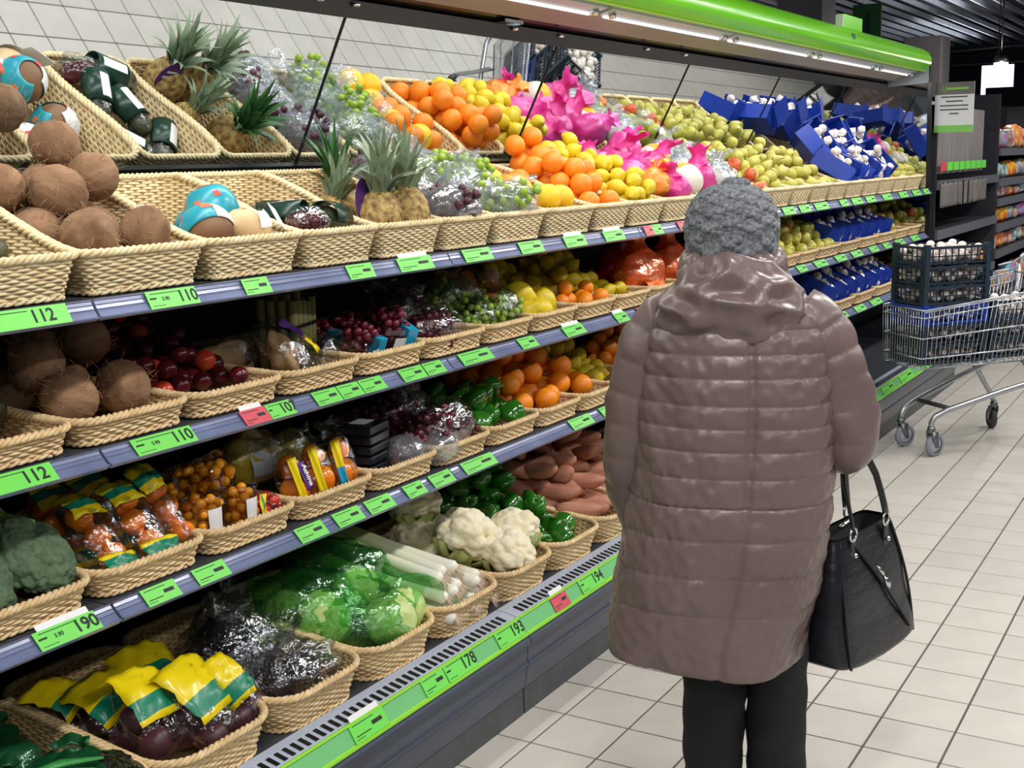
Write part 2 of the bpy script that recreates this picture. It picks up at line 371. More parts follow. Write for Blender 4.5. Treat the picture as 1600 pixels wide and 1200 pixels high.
T2 = [(-1.86, -1.64, 'green', '112', '12.90'), (-1.441, -1.274, 'green', '110', '5.90'), (-1.12, -1.037, 'red', None, None, True), (-1.035, -.949, 'green', '107', None), (-.867, -.774), (-.770, -.686), (-.682, -.588), (-.508, -.402), (-.396, -.308), (-.215, -.051), (.12, .22), (.412, .549, 'green', None, None, True), (.796, .891, 'green', None, None, True), (.99, 1.068, 'red'), (1.07, 1.138), (1.4, 1.5), (1.75, 1.9), (2.3, 2.45), (2.847, 2.98), (3.128, 3.327), (3.5, 3.684), (3.81, 4.007), (4.186, 4.357), (4.5, 4.65), (4.8, 5.0), (5.2, 5.4)]
T3 = [(-1.713, -1.566, 'green', '190', '3.90', True), (-1.443, -1.349), (-1.295, -1.198), (-.953, -.851), (-.808, -.703), (-.676, -.568), (-.504, -.418), (-.38, -.275), (-.214, -.043), (.453, .605), (.684, .745), (2.9, 3.05), (3.3, 3.44), (3.6, 3.75), (3.918, 4.121), (4.261, 4.481)]
T4 = [(-1.056, -.927, 'green', None, None, True), (-.765, -.668), (-.663, -.53, 'green', '178', None), (-.409, -.274, 'green', '193', None), (-.09, .002, 'red', None, None, True), (.086, .23, 'green', '194', None), (2.6, 2.8), (3.4, 3.6), (3.7, 3.95), (4.1, 4.4), (4.8, 5.1), (5.2, 5.5)]

# ------------------------------------------------------------------ wicker baskets
def basket_meshes(w, d, hf, hb, rc, flare, mat):
    N = int(2*(w+d)/.0105)//4*4
    pts = []
    for cx, cy, a0 in ((w/2-rc, rc, -90), (w/2-rc, d-rc, 0), (-w/2+rc, d-rc, 90), (-w/2+rc, rc, 180)):
        for k in range(9):
            a = math.radians(a0+90*k/8); pts.append((cx+rc*math.cos(a), cy+rc*math.sin(a)))
    P = np.array(pts+[pts[0]]); s = np.r_[0, np.cumsum(np.linalg.norm(np.diff(P, axis=0), axis=1))]
    t = np.linspace(0, s[-1], N, endpoint=False); X = np.interp(t, s, P[:, 0]); Y = np.interp(t, s, P[:, 1])
    T = np.stack([np.roll(X, -1)-np.roll(X, 1), np.roll(Y, -1)-np.roll(Y, 1)], 1); T /= np.linalg.norm(T, axis=1)[:, None]
    nx, ny = T[:, 1], -T[:, 0]
    u = np.clip((Y-.02)/(d*.9), 0, 1); H = hf+(hb-hf)*u*u*(3-2*u)*.55+(hb-hf)*u*.45
    body = MB(); pitch = .0070; k = 0; z = .005
    while z < hb-.004:
        e = flare*np.clip(1-z/H, -.3, 1); ok = z < H-.005
        o = .0021*np.sin(PI*np.arange(N)/2*1.0 + (PI if k % 2 else 0)); o = o*1.0
        bx, by = X-nx*e, Y-ny*e; th, hh = .0021, .0041
        zz = z + .0006*np.sin(np.arange(N)*.7+k)
        ring = np.stack([np.stack([bx+nx*(o+th), by+ny*(o+th), zz], 1), np.stack([bx+nx*o, by+ny*o, zz+hh], 1),
                         np.stack([bx+nx*(o-th), by+ny*(o-th), zz], 1), np.stack([bx+nx*o, by+ny*o, zz-hh], 1)], 1)
        F = []
        for i in range(N):
            j = (i+1) % N
            if ok[i] and ok[j]:
                for c in range(3): F.append((i*4+c, j*4+c, j*4+(c+1) % 4, i*4+(c+1) % 4))
                F.append((i*4+3, j*4+3, j*4, i*4))
        body.add(ring.reshape(-1, 3), F); z += pitch; k += 1
    rim = MB(); n2 = N*2; tt = np.linspace(0, s[-1], n2, endpoint=False)
    f = lambda A: np.interp(tt, np.r_[t, s[-1]], np.r_[A, A[0]])
    rx, ry, rz, rnx, rny = f(X), f(Y), f(H), f(nx), f(ny)
    tw = round(s[-1]/.045)
    for q_ in range(3):
        a = 2*PI*tw*tt/s[-1]+q_*2*PI/3
        path = np.stack([rx+rnx*.0048*np.cos(a), ry+rny*.0048*np.cos(a), rz+.0048*np.sin(a)], 1)
        rim.tube(path, .0050, 5, closed=True)
    foot = MB()
    for q_ in range(2):
        a = 2*PI*tw*tt/s[-1]+q_*PI
        path = np.stack([rx-rnx*(flare-.002)+rnx*.003*np.cos(a), ry-rny*(flare-.002)+rny*.003*np.cos(a), .0055+.003*np.sin(a)], 1)
        foot.tube(path, .0040, 4, closed=True)
    lin = MB(); R = []
    for q_ in (0., .35, .7, 1.):
        e = flare*(1-q_)+.0006; R.append(np.stack([X-nx*e, Y-ny*e, .004+q_*(H-.006)], 1))
    lin.grid(R, False, True); lin.F.append(tuple(range(N))); lin.mi.append(0)
    return [('woven_wall', body.mesh('woven_wall', mat)), ('braided_rim', rim.mesh('braided_rim', mat)),
            ('foot_braid', foot.mesh('foot_braid', mat)), ('lining', lin.mesh('lining', WICKD))]
BK = {0: basket_meshes(.300, .455, .088, .232, .035, .030, WICK),
      1: basket_meshes(.302, .50, .054, .075, .05, .018, WICK2),
      2: basket_meshes(.302, .50, .058, .075, .055, .020, WICK2),
      3: basket_meshes(.318, .56, .092, .14, .085, .028, WICK2)}
LVL = {0: (1.165, 1.337), 1: (1.165, 1.035), 2: (1.163, .709), 3: (.990, .2925)}
BD = {0: (.300, .455, .088, .232), 1: (.302, .50, .054, .135), 2: (.302, .50, .058, .135), 3: (.318, .56, .092, .165)}
TIER = ('top shelf', 'second shelf', 'third shelf', 'bottom deck')
BREG = []
def basket(si, xl, xr, what):
    BREG.append((si, xl, xr, what))
    yf, zd = LVL[si]
    o = thing('wicker_basket', f'woven wicker basket holding {what} on the {TIER[si]}', 'basket', ((xl+xr)/2, yf, zd), 0, f'wicker baskets on the {TIER[si]}')
    sx = (xr-xl-.006)/BD[si][0]; o.scale = (sx, 1, 1)
    for nme, me in BK[si]: link(nme, me, o)
    return (xl+xr)/2, yf, zd, si, xr-xl
# ------------------------------------------------------------------ produce meshes
def from_ball(name, mat, r, f=None, nu=14, nv=20, sc=(1, 1, 1)):
    B = ball(nu, nv); P = B*r*np.array(sc)
    if f is not None: P = f(B, P)
    mb = MB(); mb.loft(P); return mb.mesh(name, mat)
ORM = pm('orange_peel', (246, 138, 22), (250, 150, 34), scale=30, rough=.38, bump=.25, bscale=260, rnd=.07)
YGM = pm('grapefruit_peel', (250, 204, 34), (246, 190, 30), scale=14, rough=.4, bump=.2, bscale=240, rnd=.05)
LEM = pm('lemon_peel', (232, 208, 40), (218, 190, 34), scale=16, rough=.38, bump=.25, bscale=240, rnd=.07)
PEM = pm('pear_skin', (196, 188, 92), (176, 172, 74), scale=14, rough=.42, rnd=.10)
APM = pm('apple_red', (196, 58, 48), (222, 132, 74), scale=16, rough=.3, rnd=.10)
COM = pm('coconut_husk', (158, 122, 92), (122, 90, 64), scale=30, rough=.9, bump=.9, bscale=70, stretch=(1, 1, .25), rnd=.12)
YCM = pm('young_coconut_shell', (150, 112, 82), (126, 90, 62), scale=10, rough=.6, rnd=.08)
PCM = pm('pale_coconut_shell', (222, 194, 152), (206, 172, 124), scale=14, rough=.6)
AVM = pm('avocado_skin', (52, 50, 38), (76, 78, 44), scale=22, rough=.42, bump=.8, bscale=110, rnd=.2)
PLM = pm('plum_skin', (74, 18, 34), (104, 26, 36), scale=14, rough=.2, rnd=.25)
PLR = pm('red_plum_skin', (188, 40, 30), (214, 92, 44), scale=20, rough=.22)
SPM = pm('sweet_potato_skin', (196, 138, 112), (170, 110, 86), scale=26, rough=.65, bump=.3, bscale=60, stretch=(1, 1, .4), rnd=.10)
GPM = pm('green_pepper_skin', (30, 96, 22), (46, 124, 24), scale=9, rough=.14, coat=.5, rnd=.15)
STM = pm('stem_green', (96, 128, 52), rough=.6)
CFM = pm('cauliflower_curd', (250, 242, 214), (242, 230, 192), scale=24, rough=.75, bump=.6, bscale=180)
CLM = pm('cauliflower_leaf', (176, 200, 112), (206, 218, 160), scale=10, rough=.5)
BRM = pm('broccoli_head', (96, 118, 88), (74, 98, 70), scale=60, rough=.85, bump=1., bscale=220)
BSM = pm('broccoli_stalk', (150, 180, 102), (128, 160, 86), scale=20, rough=.6)
RPM = pm('red_tomato', (206, 52, 34), rough=.25, rnd=.1)
OPM = pm('orange_pepper', (244, 138, 18), (240, 120, 12), scale=10, rough=.18, coat=.3, rnd=.08)
def f_orange(B, P):
    z = B[..., 2]; return P*(1-.06*np.exp(-((1-z)/.03)))[..., None]
def f_lemon(B, P):
    z = B[..., 2]; return P*(1+.26*np.exp(-((1-np.abs(z))/.035)))[..., None]
def f_pear(B, P):
    z = B[..., 2]; k = np.where(z > 0, 1-.50*np.clip(z, 0, 1)**1.1*(1-z*.15), 1.0); Q = P.copy(); Q[..., 0] *= k; Q[..., 1] *= k
    Q[..., 2] = np.where(z > 0, P[..., 2]*1.45, P[..., 2]); return Q
def f_apple(B, P):
    z = B[..., 2]; q = np.sqrt(np.clip(1-z*z, 0, 1)); Q = P.copy(); Q[..., 2] -= np.sign(z)*np.where(z > 0, .34, .2)*np.exp(-(q/.28)**2)*np.abs(P[..., 2]).max(); return Q
def f_avo(B, P):
    z = B[..., 2]; k = np.where(z > 0, 1-.28*z**1.3, 1.0); Q = P.copy(); Q[..., 0] *= k; Q[..., 1] *= k; Q[..., 2] *= np.where(z > 0, 1.35, 1); return Q*(1+.012*wnoise(B, 14, 3))[..., None]
def f_coco(B, P): return P*(1+.03*wnoise(B, 5, 9)+.015*wnoise(B, 22, 4))[..., None]
def f_lump(seed, a=.06, sc=4):
    return lambda B, P: P*(1+a*wnoise(B, sc, seed))[..., None]
def f_pepper(seed):
    def f(B, P):
        th = np.arctan2(B[..., 1], B[..., 0]); z = B[..., 2]; q = np.sqrt(np.clip(1-z*z, 0, 1))
        k = 1+.13*np.cos(3*th+seed)*np.clip(1.1-z*.3, 0, 2)*q; Q = P*k[..., None]
        k2 = np.where(z < 0, 1+z*.22, 1); Q[..., 0] *= k2; Q[..., 1] *= k2
        Q[..., 2] -= np.where(z > 0, 1, -.7)*.38*np.exp(-(q/.35)**2)*P[..., 2].max()*.8
        return Q*(1+.03*wnoise(B, 3, int(seed*10)))[..., None]
    return f
def f_sweet(seed):
    r = np.random.RandomState(seed); bx, by = r.uniform(-.4, .4, 2)
    def f(B, P):
        z = B[..., 2]; Q = P*(1+.07*wnoise(B, 5, seed))[..., None]; t = np.clip(1-z*z, .02, 1)**-.22
        Q[..., 0] *= t; Q[..., 1] *= t; Q[..., 0] += bx*.03*z*z; Q[..., 1] += by*.03*z*z; return Q
    return f
rs = np.random.RandomState(5)
def f_florets(n, amp, seed, fine=.25, zmin=-.5):
    r = np.random.RandomState(seed); D = r.normal(size=(n, 3)); D /= np.linalg.norm(D, axis=1)[:, None]
    D2 = r.normal(size=(n*6, 3)); D2 /= np.linalg.norm(D2, axis=1)[:, None]
    def f(B, P):
        c1 = np.sort(1-B@D.T, axis=-1)[..., 0]; c2 = np.sort(1-B@D2.T, axis=-1)[..., 0]
        s1 = np.sqrt(c1)/np.sqrt(4./n)*1.0; s2 = np.sqrt(c2)/np.sqrt(4./(6*n))
        k = 1+amp*np.clip(1-s1**2, -.6, 1)+amp*fine*np.clip(1-s2**2, -.6, 1)
        z = B[..., 2]; k = np.where(z < zmin, k*(1-.5*(zmin-z)), k); return P*k[..., None]
    return f
ME = dict(
    orange=[from_ball('orange', ORM, .040, f_orange)], mandarin=[from_ball('mandarin', ORM, .031, f_orange, sc=(1, 1, .9))],
    grapefruit=[from_ball('grapefruit', YGM, .050, f_orange)],
    lemon=[from_ball('lemon', LEM, .030, f_lemon, sc=(.96, .96, 1.14))], pear=[from_ball('pear', PEM, .032, f_pear)],
    apple=[from_ball('apple', APM, .036, f_apple, sc=(1, 1, .92))], greenapple=[from_ball('green_apple', pm('green_apple_skin', (184, 186, 72), (200, 190, 92), scale=12, rough=.3, rnd=.1), .034, f_apple, sc=(1, 1, .92))],
    coconut=[from_ball('coconut', COM, .056, f_coco, 18, 26, sc=(1, 1, 1.08))],
    avocado=[from_ball('avocado', AVM, .036, f_avo, 16, 22)], plum=[from_ball('plum', PLM, .0245, f_orange, 12, 16)], redplum=[from_ball('plum', PLR, .0245, f_orange, 12, 16)],
    sweet=[from_ball('sweet_potato', SPM, .033, f_sweet(k), 18, 18, sc=(.9, .85, 2.35)) for k in range(4)],
    pepper=[from_ball('green_pepper', GPM, .040, f_pepper(k*.7+.3), 18, 24, sc=(.92, .92, 1.15)) for k in range(3)],
    opepper=[from_ball('orange_pepper', OPM, .036, f_pepper(k*.9+.2), 16, 22, sc=(.95, .95, 1.05)) for k in range(2)],
    tomato=[from_ball('cherry_tomato', RPM, .014, None, 8, 12)], garlic=[from_ball('garlic_bulb', pm('garlic_white', (240, 234, 226), (222, 206, 200), scale=12, rough=.55, rnd=.05), .026, lambda B, P: P*(1+.05*np.cos(7*np.arctan2(B[..., 1], B[..., 0]))*np.sqrt(np.clip(1-B[..., 2]**2, 0, 1)))[..., None]+np.stack([0*B[..., 2], 0*B[..., 2], .014*np.exp(-((1-B[..., 2])/.06))], -1), 10, 16, sc=(1, 1, .8))],
)
stem_me = MB().tube([(0, 0, .024), (.002, 0, .036), (.007, .002, .052)], [.010, .005, .006], 7).mesh('stem', STM)
pearstem = MB().tube([(0, 0, .040), (.001, 0, .052), (.006, .002, .062)], [.003, .002, .0025], 5).mesh('stem', pm('woody_stem', (92, 66, 40), rough=.8))
fm = MB()
for k in range(90):
    a = rng.uniform(0, 2*PI); h = rng.uniform(-1, 1); q = math.sqrt(1-h*h)*.056; b = np.array([q*math.cos(a), q*math.sin(a), h*.058])
    dv = np.array([rng.uniform(-1, 1), rng.uniform(-1, 1), rng.uniform(-.2, 1.6)]); dv /= np.linalg.norm(dv); n_ = b/np.linalg.norm(b)
    fm.tube([b*.97, b+n_*.006+dv*.010, b+n_*.008+dv*.024], [.0006, .0005, .0002], 3)
fibre_me = fm.mesh('husk_fibre', pm('fibre', (186, 152, 112), rough=.9))

def settle(items, bx, slope=.5, seed=1, tries=50, zcap=None):
    """drop spheres one by one into a box region; bx=(x0,x1,y0,y1,z0); returns positions"""
    r = random.Random(seed); out = []
    x0, x1, y0, y1, z0 = bx
    for rad in items:
        best = None
        for _ in range(tries):
            x = r.uniform(x0+rad, max(x0+rad+1e-3, x1-rad)); y = r.uniform(y0+rad, max(y0+rad+1e-3, y1-rad)); z = z0+rad
            for (px, py, pz, pr) in out:
                dd = (x-px)**2+(y-py)**2; s = (rad+pr)*.97
                if dd < s*s: z = max(z, pz+math.sqrt(s*s-dd))
            sc = z-slope*(y-y0)
            if best is None or sc < best[0]: best = (sc, x, y, z)
        out.append((best[1], best[2], best[3], rad))
    return out
RAD = dict(orange=.040, mandarin=.030, grapefruit=.050, lemon=.0305, pear=.035, apple=.035, greenapple=.033, coconut=.057, avocado=.039, plum=.0245, redplum=.0245, sweet=.036, pepper=.040, opepper=.035, garlic=.025)
NM = dict(redplum='plum', sweet='sweet_potato', pepper='green_pepper', greenapple='green_apple', garlic='garlic_bulb', opepper='orange_pepper')
def heap(bk, spec, label, slope=.5, seed=1, tries=50, y0=.02, y1=None, zlift=0., flat=False):
    """spec: list of (kind,count) dropped in order; label: dict kind->label or str"""
    cx, yf, zd, si, wd_ = bk; d = BD[si][1]; m_ = (.018, .006, .006, .014)[si]
    box_ = (cx-wd_/2+m_, cx+wd_/2-m_, yf+y0, yf+(y1 or d-.03), zd+.008+zlift+(.050, .020, .020, .040)[si])
    kinds = []
    for k, n in spec: kinds += [k]*n
    r = random.Random(seed*31+5)
    mix = kinds[:]
    if not flat: r.shuffle(mix)
    for k, p in zip(mix, settle([RAD[k] for k in mix], box_, slope, seed, tries)):
        me = r.choice(ME[k]); nm = NM.get(k, k)
        if k == 'sweet': rot = (r.uniform(1.2, 1.9), r.uniform(-.25, .25), r.uniform(-1.1, 1.1)+.3)
        elif k in ('pepper', 'pear', 'lemon', 'avocado', 'opepper'): rot = (r.uniform(.3, 2.4), r.uniform(-1, 1), r.uniform(0, 6.28))
        else: rot = (r.uniform(0, 6.28), r.uniform(0, 6.28), r.uniform(0, 6.28))
        o = link(nm, me, None, p[:3], rot, scale=r.uniform(.93, 1.06)*(r.uniform(.8, 1.15) if k == 'sweet' else 1))
        lb = label[k] if isinstance(label, dict) else label; gp = lb
        fy = (p[1]-box_[2])/(box_[3]-box_[2]); fx = (p[0]-box_[0])/(box_[1]-box_[0])
        lb = lb + ', ' + ('front' if fy < .3 else 'middle' if fy < .62 else 'rear') + ' ' + ('left' if fx < .34 else 'centre' if fx < .66 else 'right')
        if p[2]-zd > .02+2*p[3]: lb += ' on top'
        tag(o, lb, nm.replace('_', ' ').split()[-1] if nm not in ('sweet_potato',) else 'sweet potato', gp)
        if k == 'pepper': link('stem', stem_me, o)
        if k == 'pear': link('stem', pearstem, o)
        if k == 'coconut': fo = link('husk_fibre', fibre_me, o); fo['kind'] = 'stuff'
    return

# ------------------------------------------------------------------ special produce and packaging
CLEAR = film('clear_film', (240, 243, 246), base=.03, edge=.26)
SHINE = film('shiny_film', (232, 236, 242), base=.09, edge=.55, bscale=34., bump=.9)
CUP = film('clear_plastic', (236, 240, 242), base=.05, edge=.6, bump=.05, rough=.05)
CLEARW = film('milky_film', (236, 240, 244), base=.03, edge=.26, body=(226, 232, 240), body_fac=.15, bscale=22)
PINKN = film('pink_net', (240, 90, 190), gloss=(255, 190, 230), base=.05, edge=.25, body=(236, 58, 166), body_fac=.72, bscale=40, rough=.35)
MAGN = film('magenta_net', (220, 40, 150), gloss=(255, 170, 220), base=.05, edge=.25, body=(214, 28, 132), body_fac=.86, bscale=40, rough=.35)
ORNN = film('orange_net', (250, 160, 60), gloss=(255, 220, 160), base=.05, edge=.25, body=(246, 150, 30), body_fac=.8, bscale=40, rough=.35)
GRNF = film('green_film', (206, 242, 206), gloss=(224, 255, 228), base=.05, edge=.34, bscale=26, body=(90, 200, 100), body_fac=.06)
DGRF = film('dark_green_film', (30, 100, 60), gloss=(190, 240, 210), base=.02, edge=.2, bscale=18, body=(24, 100, 56), body_fac=.5)
YELM = pm('yellow_print', (240, 216, 24), (232, 206, 16), scale=4, rough=.25)
TEAL = pm('green_print', (22, 128, 96), rough=.3)
PURP = pm('purple_print', (92, 48, 132), rough=.3)
BLUE = pm('blue_carton', (24, 64, 176), (18, 52, 156), scale=6, rough=.35)
def crumple(B, P, seed, a=.10):
    k = 1+a*np.abs(wnoise(B, 6, seed))*1.0-a*.5+a*.45*wnoise(B, 15, seed+1); return P*k[..., None]
def blob(size, seed, a=.10, nu=20, nv=28, floor_=-.75):
    B = ball(nu, nv); P = crumple(B, B*np.array(size)/2, seed, a); P[..., 2] = np.maximum(P[..., 2], floor_*size[2]/2); return P
def neck(mb, base, tip, r0, r1, seed, n=8, seg=16):
    r = random.Random(seed); R = []
    for i in range(n):
        t = i/(n-1); c = np.array(base)*(1-t)+np.array(tip[:3])*t; rad = r0*(1-t)**2+.012*(1-abs(t-.45))+r1*max(0, t-.45)*1.8
        th = np.linspace(0, 2*PI, seg, endpoint=False); w = 1+.16*np.sin(5*th+seed+t*2)*t+.10*np.sin(11*th+seed*2)*t
        R.append(c+np.stack([rad*w*np.cos(th), rad*w*np.sin(th), .010*np.sin(4*th+seed)*t], 1))
    mb.loft(R, False, False)
def grape_mesh(mat, r, n, seed):
    rr = random.Random(seed); mb = MB(); pts = []; B = ball(6, 9); tr = 0
    while len(pts) < n and tr < 6000:
        tr += 1; v = np.array([rr.uniform(-1, 1) for _ in range(3)])
        if v@v > 1: continue
        p = v*np.array([.085, .10, .055])
        if all(np.sum((p-q_)**2) > (1.5*r)**2 for q_ in pts): pts.append(p); mb.loft(B*r*np.array([1, 1, 1.1])+p)
    return mb.mesh('grape_bunch', mat)
GBK = [grape_mesh(pm('black_grape', (66, 34, 46), (92, 46, 60), scale=10, rough=.3), .0115, 90, 1)]
GGR = [grape_mesh(pm('green_grape', (158, 186, 68), (140, 172, 52), scale=10, rough=.25), .0115, 90, 2)]
GRD = [grape_mesh(pm('red_grape', (108, 30, 42), (84, 26, 48), scale=10, rough=.25), .0115, 90, 3)]
def bag(name, label, cat, loc, size, seed, mat, content=None, tip=None, group=None, rot=(0, 0, 0), a=.10, cscale=1., cname=None, mats2=None):
    t = thing(name, label, cat, loc, rot=rot, group=group)
    mb = MB(); mb.loft(blob(size, seed, a))
    if tip: neck(mb, (tip[0]*.35, tip[1]*.35, size[2]*.42), tip, min(size[:2])*.3, tip[3] if len(tip) > 3 else .05, seed)
    mb.obj('bag_film', mat, t, True)
    if content:
        for k, c in enumerate(content if isinstance(content, list) else [content]):
            off = (0, 0, 0); sc = cscale
            if isinstance(c, tuple): c, off, sc = c
            link(c.name.split('.')[0], c, t, off, (seed*.7+k, k*1.3, seed), scale=sc)
    return t
def panel(parent, M, w, h, bands, curve=.01, name='printed_panel', seed=0, emb=False):
    """bent printed sheet with horizontal colour bands [(material, upto fraction)]"""
    n, m_ = 10, 10; mats = [b[0] for b in bands]; mb = MB()
    P = np.zeros((n+1, m_+1, 3))
    for i in range(n+1):
        for j in range(m_+1):
            u, v = j/m_-.5, i/n-.5; P[i, j] = (u*w, v*h, -curve*((2*u)**2+.6*(2*v)**2)+.0035*math.sin(seed+9*u+5*v)*(1 if curve else 0)+(.16*curve*math.sin(seed*2+17*u-11*v)+.12*curve*math.sin(seed+23*v+8*u)))
    mb.grid(P); mi = []
    for i in range(n):
        t = (i+.5)/n; k = next(q_ for q_, b in enumerate(bands) if t <= b[1]+1e-6)
        mi += [k]*m_
    mb.mi = mi; o = mb.obj(name, mats, parent, True, solid=.0006); o.matrix_basis = M
    return o
def look(loc, nrm, up=(0, 0, 1), roll=0.):
    z = Vector(nrm).normalized(); x = Vector(up).cross(z).normalized(); y = z.cross(x)
    M = axes(x, y, z, loc); return M @ Matrix.Rotation(roll, 4, 'Z')
# pineapple
PIM = pm('pineapple_rind', (206, 176, 110), (122, 94, 54), scale=70, rough=.7, bump=.5, bscale=120)
def f_pine(B, P):
    th = np.arctan2(B[..., 1], B[..., 0]); ph = np.arccos(np.clip(B[..., 2], -1, 1))
    k = np.abs(np.cos(5*th+7*ph)*np.cos(5*th-7*ph)); return P*(1+.11*k**.6)[..., None]
pine_me = from_ball('fruit_body', PIM, .052, f_pine, 34, 50, sc=(1, 1, 1.3))
def leaf_mesh(L, w, bend, mat):
    P = np.zeros((9, 3, 3))
    for i in range(9):
        t = i/8; a = bend*t; x = L*(1-math.cos(a))/max(bend, .01); z = L*math.sin(a)/max(bend, .01); ww = w*(1-t**1.6)*(.75+.5*min(1, t*4)*(1-t))
        for j, s_ in enumerate((-1, 0, 1)): P[i, j] = (x-(.0 if s_ == 0 else -.35*ww), s_*ww, z)
    mb = MB(); mb.grid(P); return mb.mesh('crown_leaf', mat)
PLEAF = pm('pineapple_leaf', (112, 134, 106), (146, 162, 132), scale=12, rough=.5)
PLEAFD = pm('pineapple_leaf_dark', (46, 92, 52), (66, 116, 58), scale=12, rough=.45)
LV = {m_.name: [leaf_mesh(.12, .016, 1.5, m_), leaf_mesh(.15, .016, .9, m_), leaf_mesh(.15, .013, .4, m_)] for m_ in (PLEAF, PLEAFD)}
def pineapple(label, loc, rot, mat=PLEAF, sc=1.):
    t = thing('pineapple', label, 'pineapple', loc, rot=rot, group='pineapples in the top shelf basket'); t.scale = (sc,)*3
    link('fruit_body', pine_me, t)
    for k in range(30):
        lay = 0 if k < 11 else (1 if k < 22 else 2); a = k*2.39996+rng.uniform(-.2, .2)
        link('crown_leaf', LV[mat.name][lay], t, (.012*math.cos(a)*(2-lay)*.6, .012*math.sin(a)*(2-lay)*.6, .058+lay*.012), (0, (.25, .08, .02)[lay], a), scale=rng.uniform(.85, 1.1))
    return t
# cauliflower, broccoli, leek, lettuce
cauli_me = [from_ball('curd', CFM, .074, f_florets(60, .17, s_, .35), 60, 90, sc=(1.05, 1.05, .85)) for s_ in (3, 8)]
def wrap_leaf(r, th0, dth, z0, z1, mat, seed, ruf=.08):
    P = np.zeros((12, 10, 3))
    for i in range(12):
        for j in range(10):
            u = i/11; v = j/9; ph = z0+(z1-z0)*u; th = th0+dth*(v-.5)*(1-.5*u**3); rr = r*(1+ruf*math.sin(11*v+seed)*u+.10*u*u+.03*abs(v-.5))
            P[i, j] = (rr*math.cos(th)*math.sin(ph), rr*math.sin(th)*math.sin(ph), rr*math.cos(ph))
    mb = MB(); mb.grid(P); return mb.mesh('outer_leaf', mat)
cl_leaf = [wrap_leaf(.080, 0, 1.2, 2.95, 1.95, CLM, s_) for s_ in (1, 2)]
def cauliflower(label, loc, rot, sc=1.):
    t = thing('cauliflower', label, 'cauliflower', loc, rot=rot, group='cauliflowers on the bottom deck'); t.scale = (sc,)*3
    link('curd', rng.choice(cauli_me), t, rot=(0, 0, rng.uniform(0, 6)))
    for k in range(6): link('outer_leaf', cl_leaf[k % 2], t, (0, 0, -.004), (0, 0, k*1.05+.3))
    return t
broc_me = [from_ball('floret_head', BRM, .080, f_florets(80, .10, s_, .8, zmin=-.1), 76, 110, sc=(1.05, 1.05, .68)) for s_ in (13, 18)]
bst = MB(); bst.tube([(0, 0, .01), (0, 0, -.05), (.004, .0, -.11)], [.034, .024, .022], 12)
for k in range(7):
    a = k*.9; bst.tube([(.012*math.cos(a), .012*math.sin(a), -.05), (.035*math.cos(a), .035*math.sin(a), -.015), (.055*math.cos(a), .055*math.sin(a), .012)], [.010, .010, .012], 7)
broc_st = bst.mesh('stalk', BSM)
def broccoli(label, loc, rot, sc=1.):
    t = thing('broccoli', label, 'broccoli', loc, rot=rot, group='broccoli on the third shelf'); t.scale = (sc,)*3
    link('floret_head', rng.choice(broc_me), t); link('stalk', broc_st, t); return t
def gradmat(name, stops, rough=.35):
    mt = bpy.data.materials.new(name); mt.use_nodes = True; N = mt.node_tree.nodes; L = mt.node_tree.links; b = N['Principled BSDF']
    tc = N.new('ShaderNodeTexCoord'); sx = N.new('ShaderNodeSeparateXYZ'); L.new(tc.outputs['Object'], sx.inputs[0])
    rp = N.new('ShaderNodeValToRGB'); mr = N.new('ShaderNodeMapRange'); mr.inputs['From Min'].default_value = 0; mr.inputs['From Max'].default_value = .6
    L.new(sx.outputs['Y'], mr.inputs['Value']); L.new(mr.outputs[0], rp.inputs['Fac'])
    e = rp.color_ramp.elements; e[0].position, e[0].color = stops[0][0], s2l(stops[0][1])+(1,); e[1].position, e[1].color = stops[-1][0], s2l(stops[-1][1])+(1,)
    for p, c in stops[1:-1]: q_ = e.new(p); q_.color = s2l(c)+(1,)
    L.new(rp.outputs[0], b.inputs['Base Color']); b.inputs['Roughness'].default_value = rough; return mt
LKM = gradmat('leek_skin', [(0, (246, 242, 230)), (.30, (236, 240, 204)), (.48, (206, 222, 150)), (.66, (172, 198, 112)), (1, (74, 116, 66))])
leek_me = MB(); leek_me.tube([(0, 0, 0), (0, .012, 0), (0, .03, 0), (0, .2, 0), (.0, .34, .004), (.0, .46, .012)], [.012, .019, .017, .016, .019, .026], 12); leek_me = leek_me.mesh('leek_shaft', LKM)
rt = MB()
for k in range(26):
    a = rng.uniform(0, 6.28); q_ = rng.uniform(0, .011); rt.tube([(q_*math.cos(a), 0, q_*math.sin(a)), (q_*1.6*math.cos(a), -.012, q_*1.6*math.sin(a)-.003), (q_*2.2*math.cos(a), -.022, q_*2*math.sin(a)-.010)], [.0014, .001, .0005], 3)
root_me = rt.mesh('root_hair', pm('root_hair', (226, 206, 182), rough=.9))
LETM = pm('lettuce_leaf', (214, 226, 158), (176, 204, 106), scale=12, rough=.45, bump=.7, bscale=26)
let_me = from_ball('heart', LETM, .066, lambda B, P: P*(1+.05*np.abs(wnoise(B, 7, 21)))[..., None], 24, 34)
let_leaf = [wrap_leaf(.068, 0, 1.9, 2.9, .55, LETM, s_, .05) for s_ in (3, 5)]
def lettuce(label, loc, rot, sc=1.):
    t = thing('lettuce', label, 'lettuce', loc, rot=rot, group='lettuces on the bottom deck'); t.scale = (sc,)*3
    link('heart', let_me, t)
    for k in range(5): link('outer_leaf', let_leaf[k % 2], t, rot=(0, .15*k, k*1.26))
    return t

def bpos(bk, dx, dy, z): return (bk[0]+dx, bk[1]+dy, bk[2]+z)
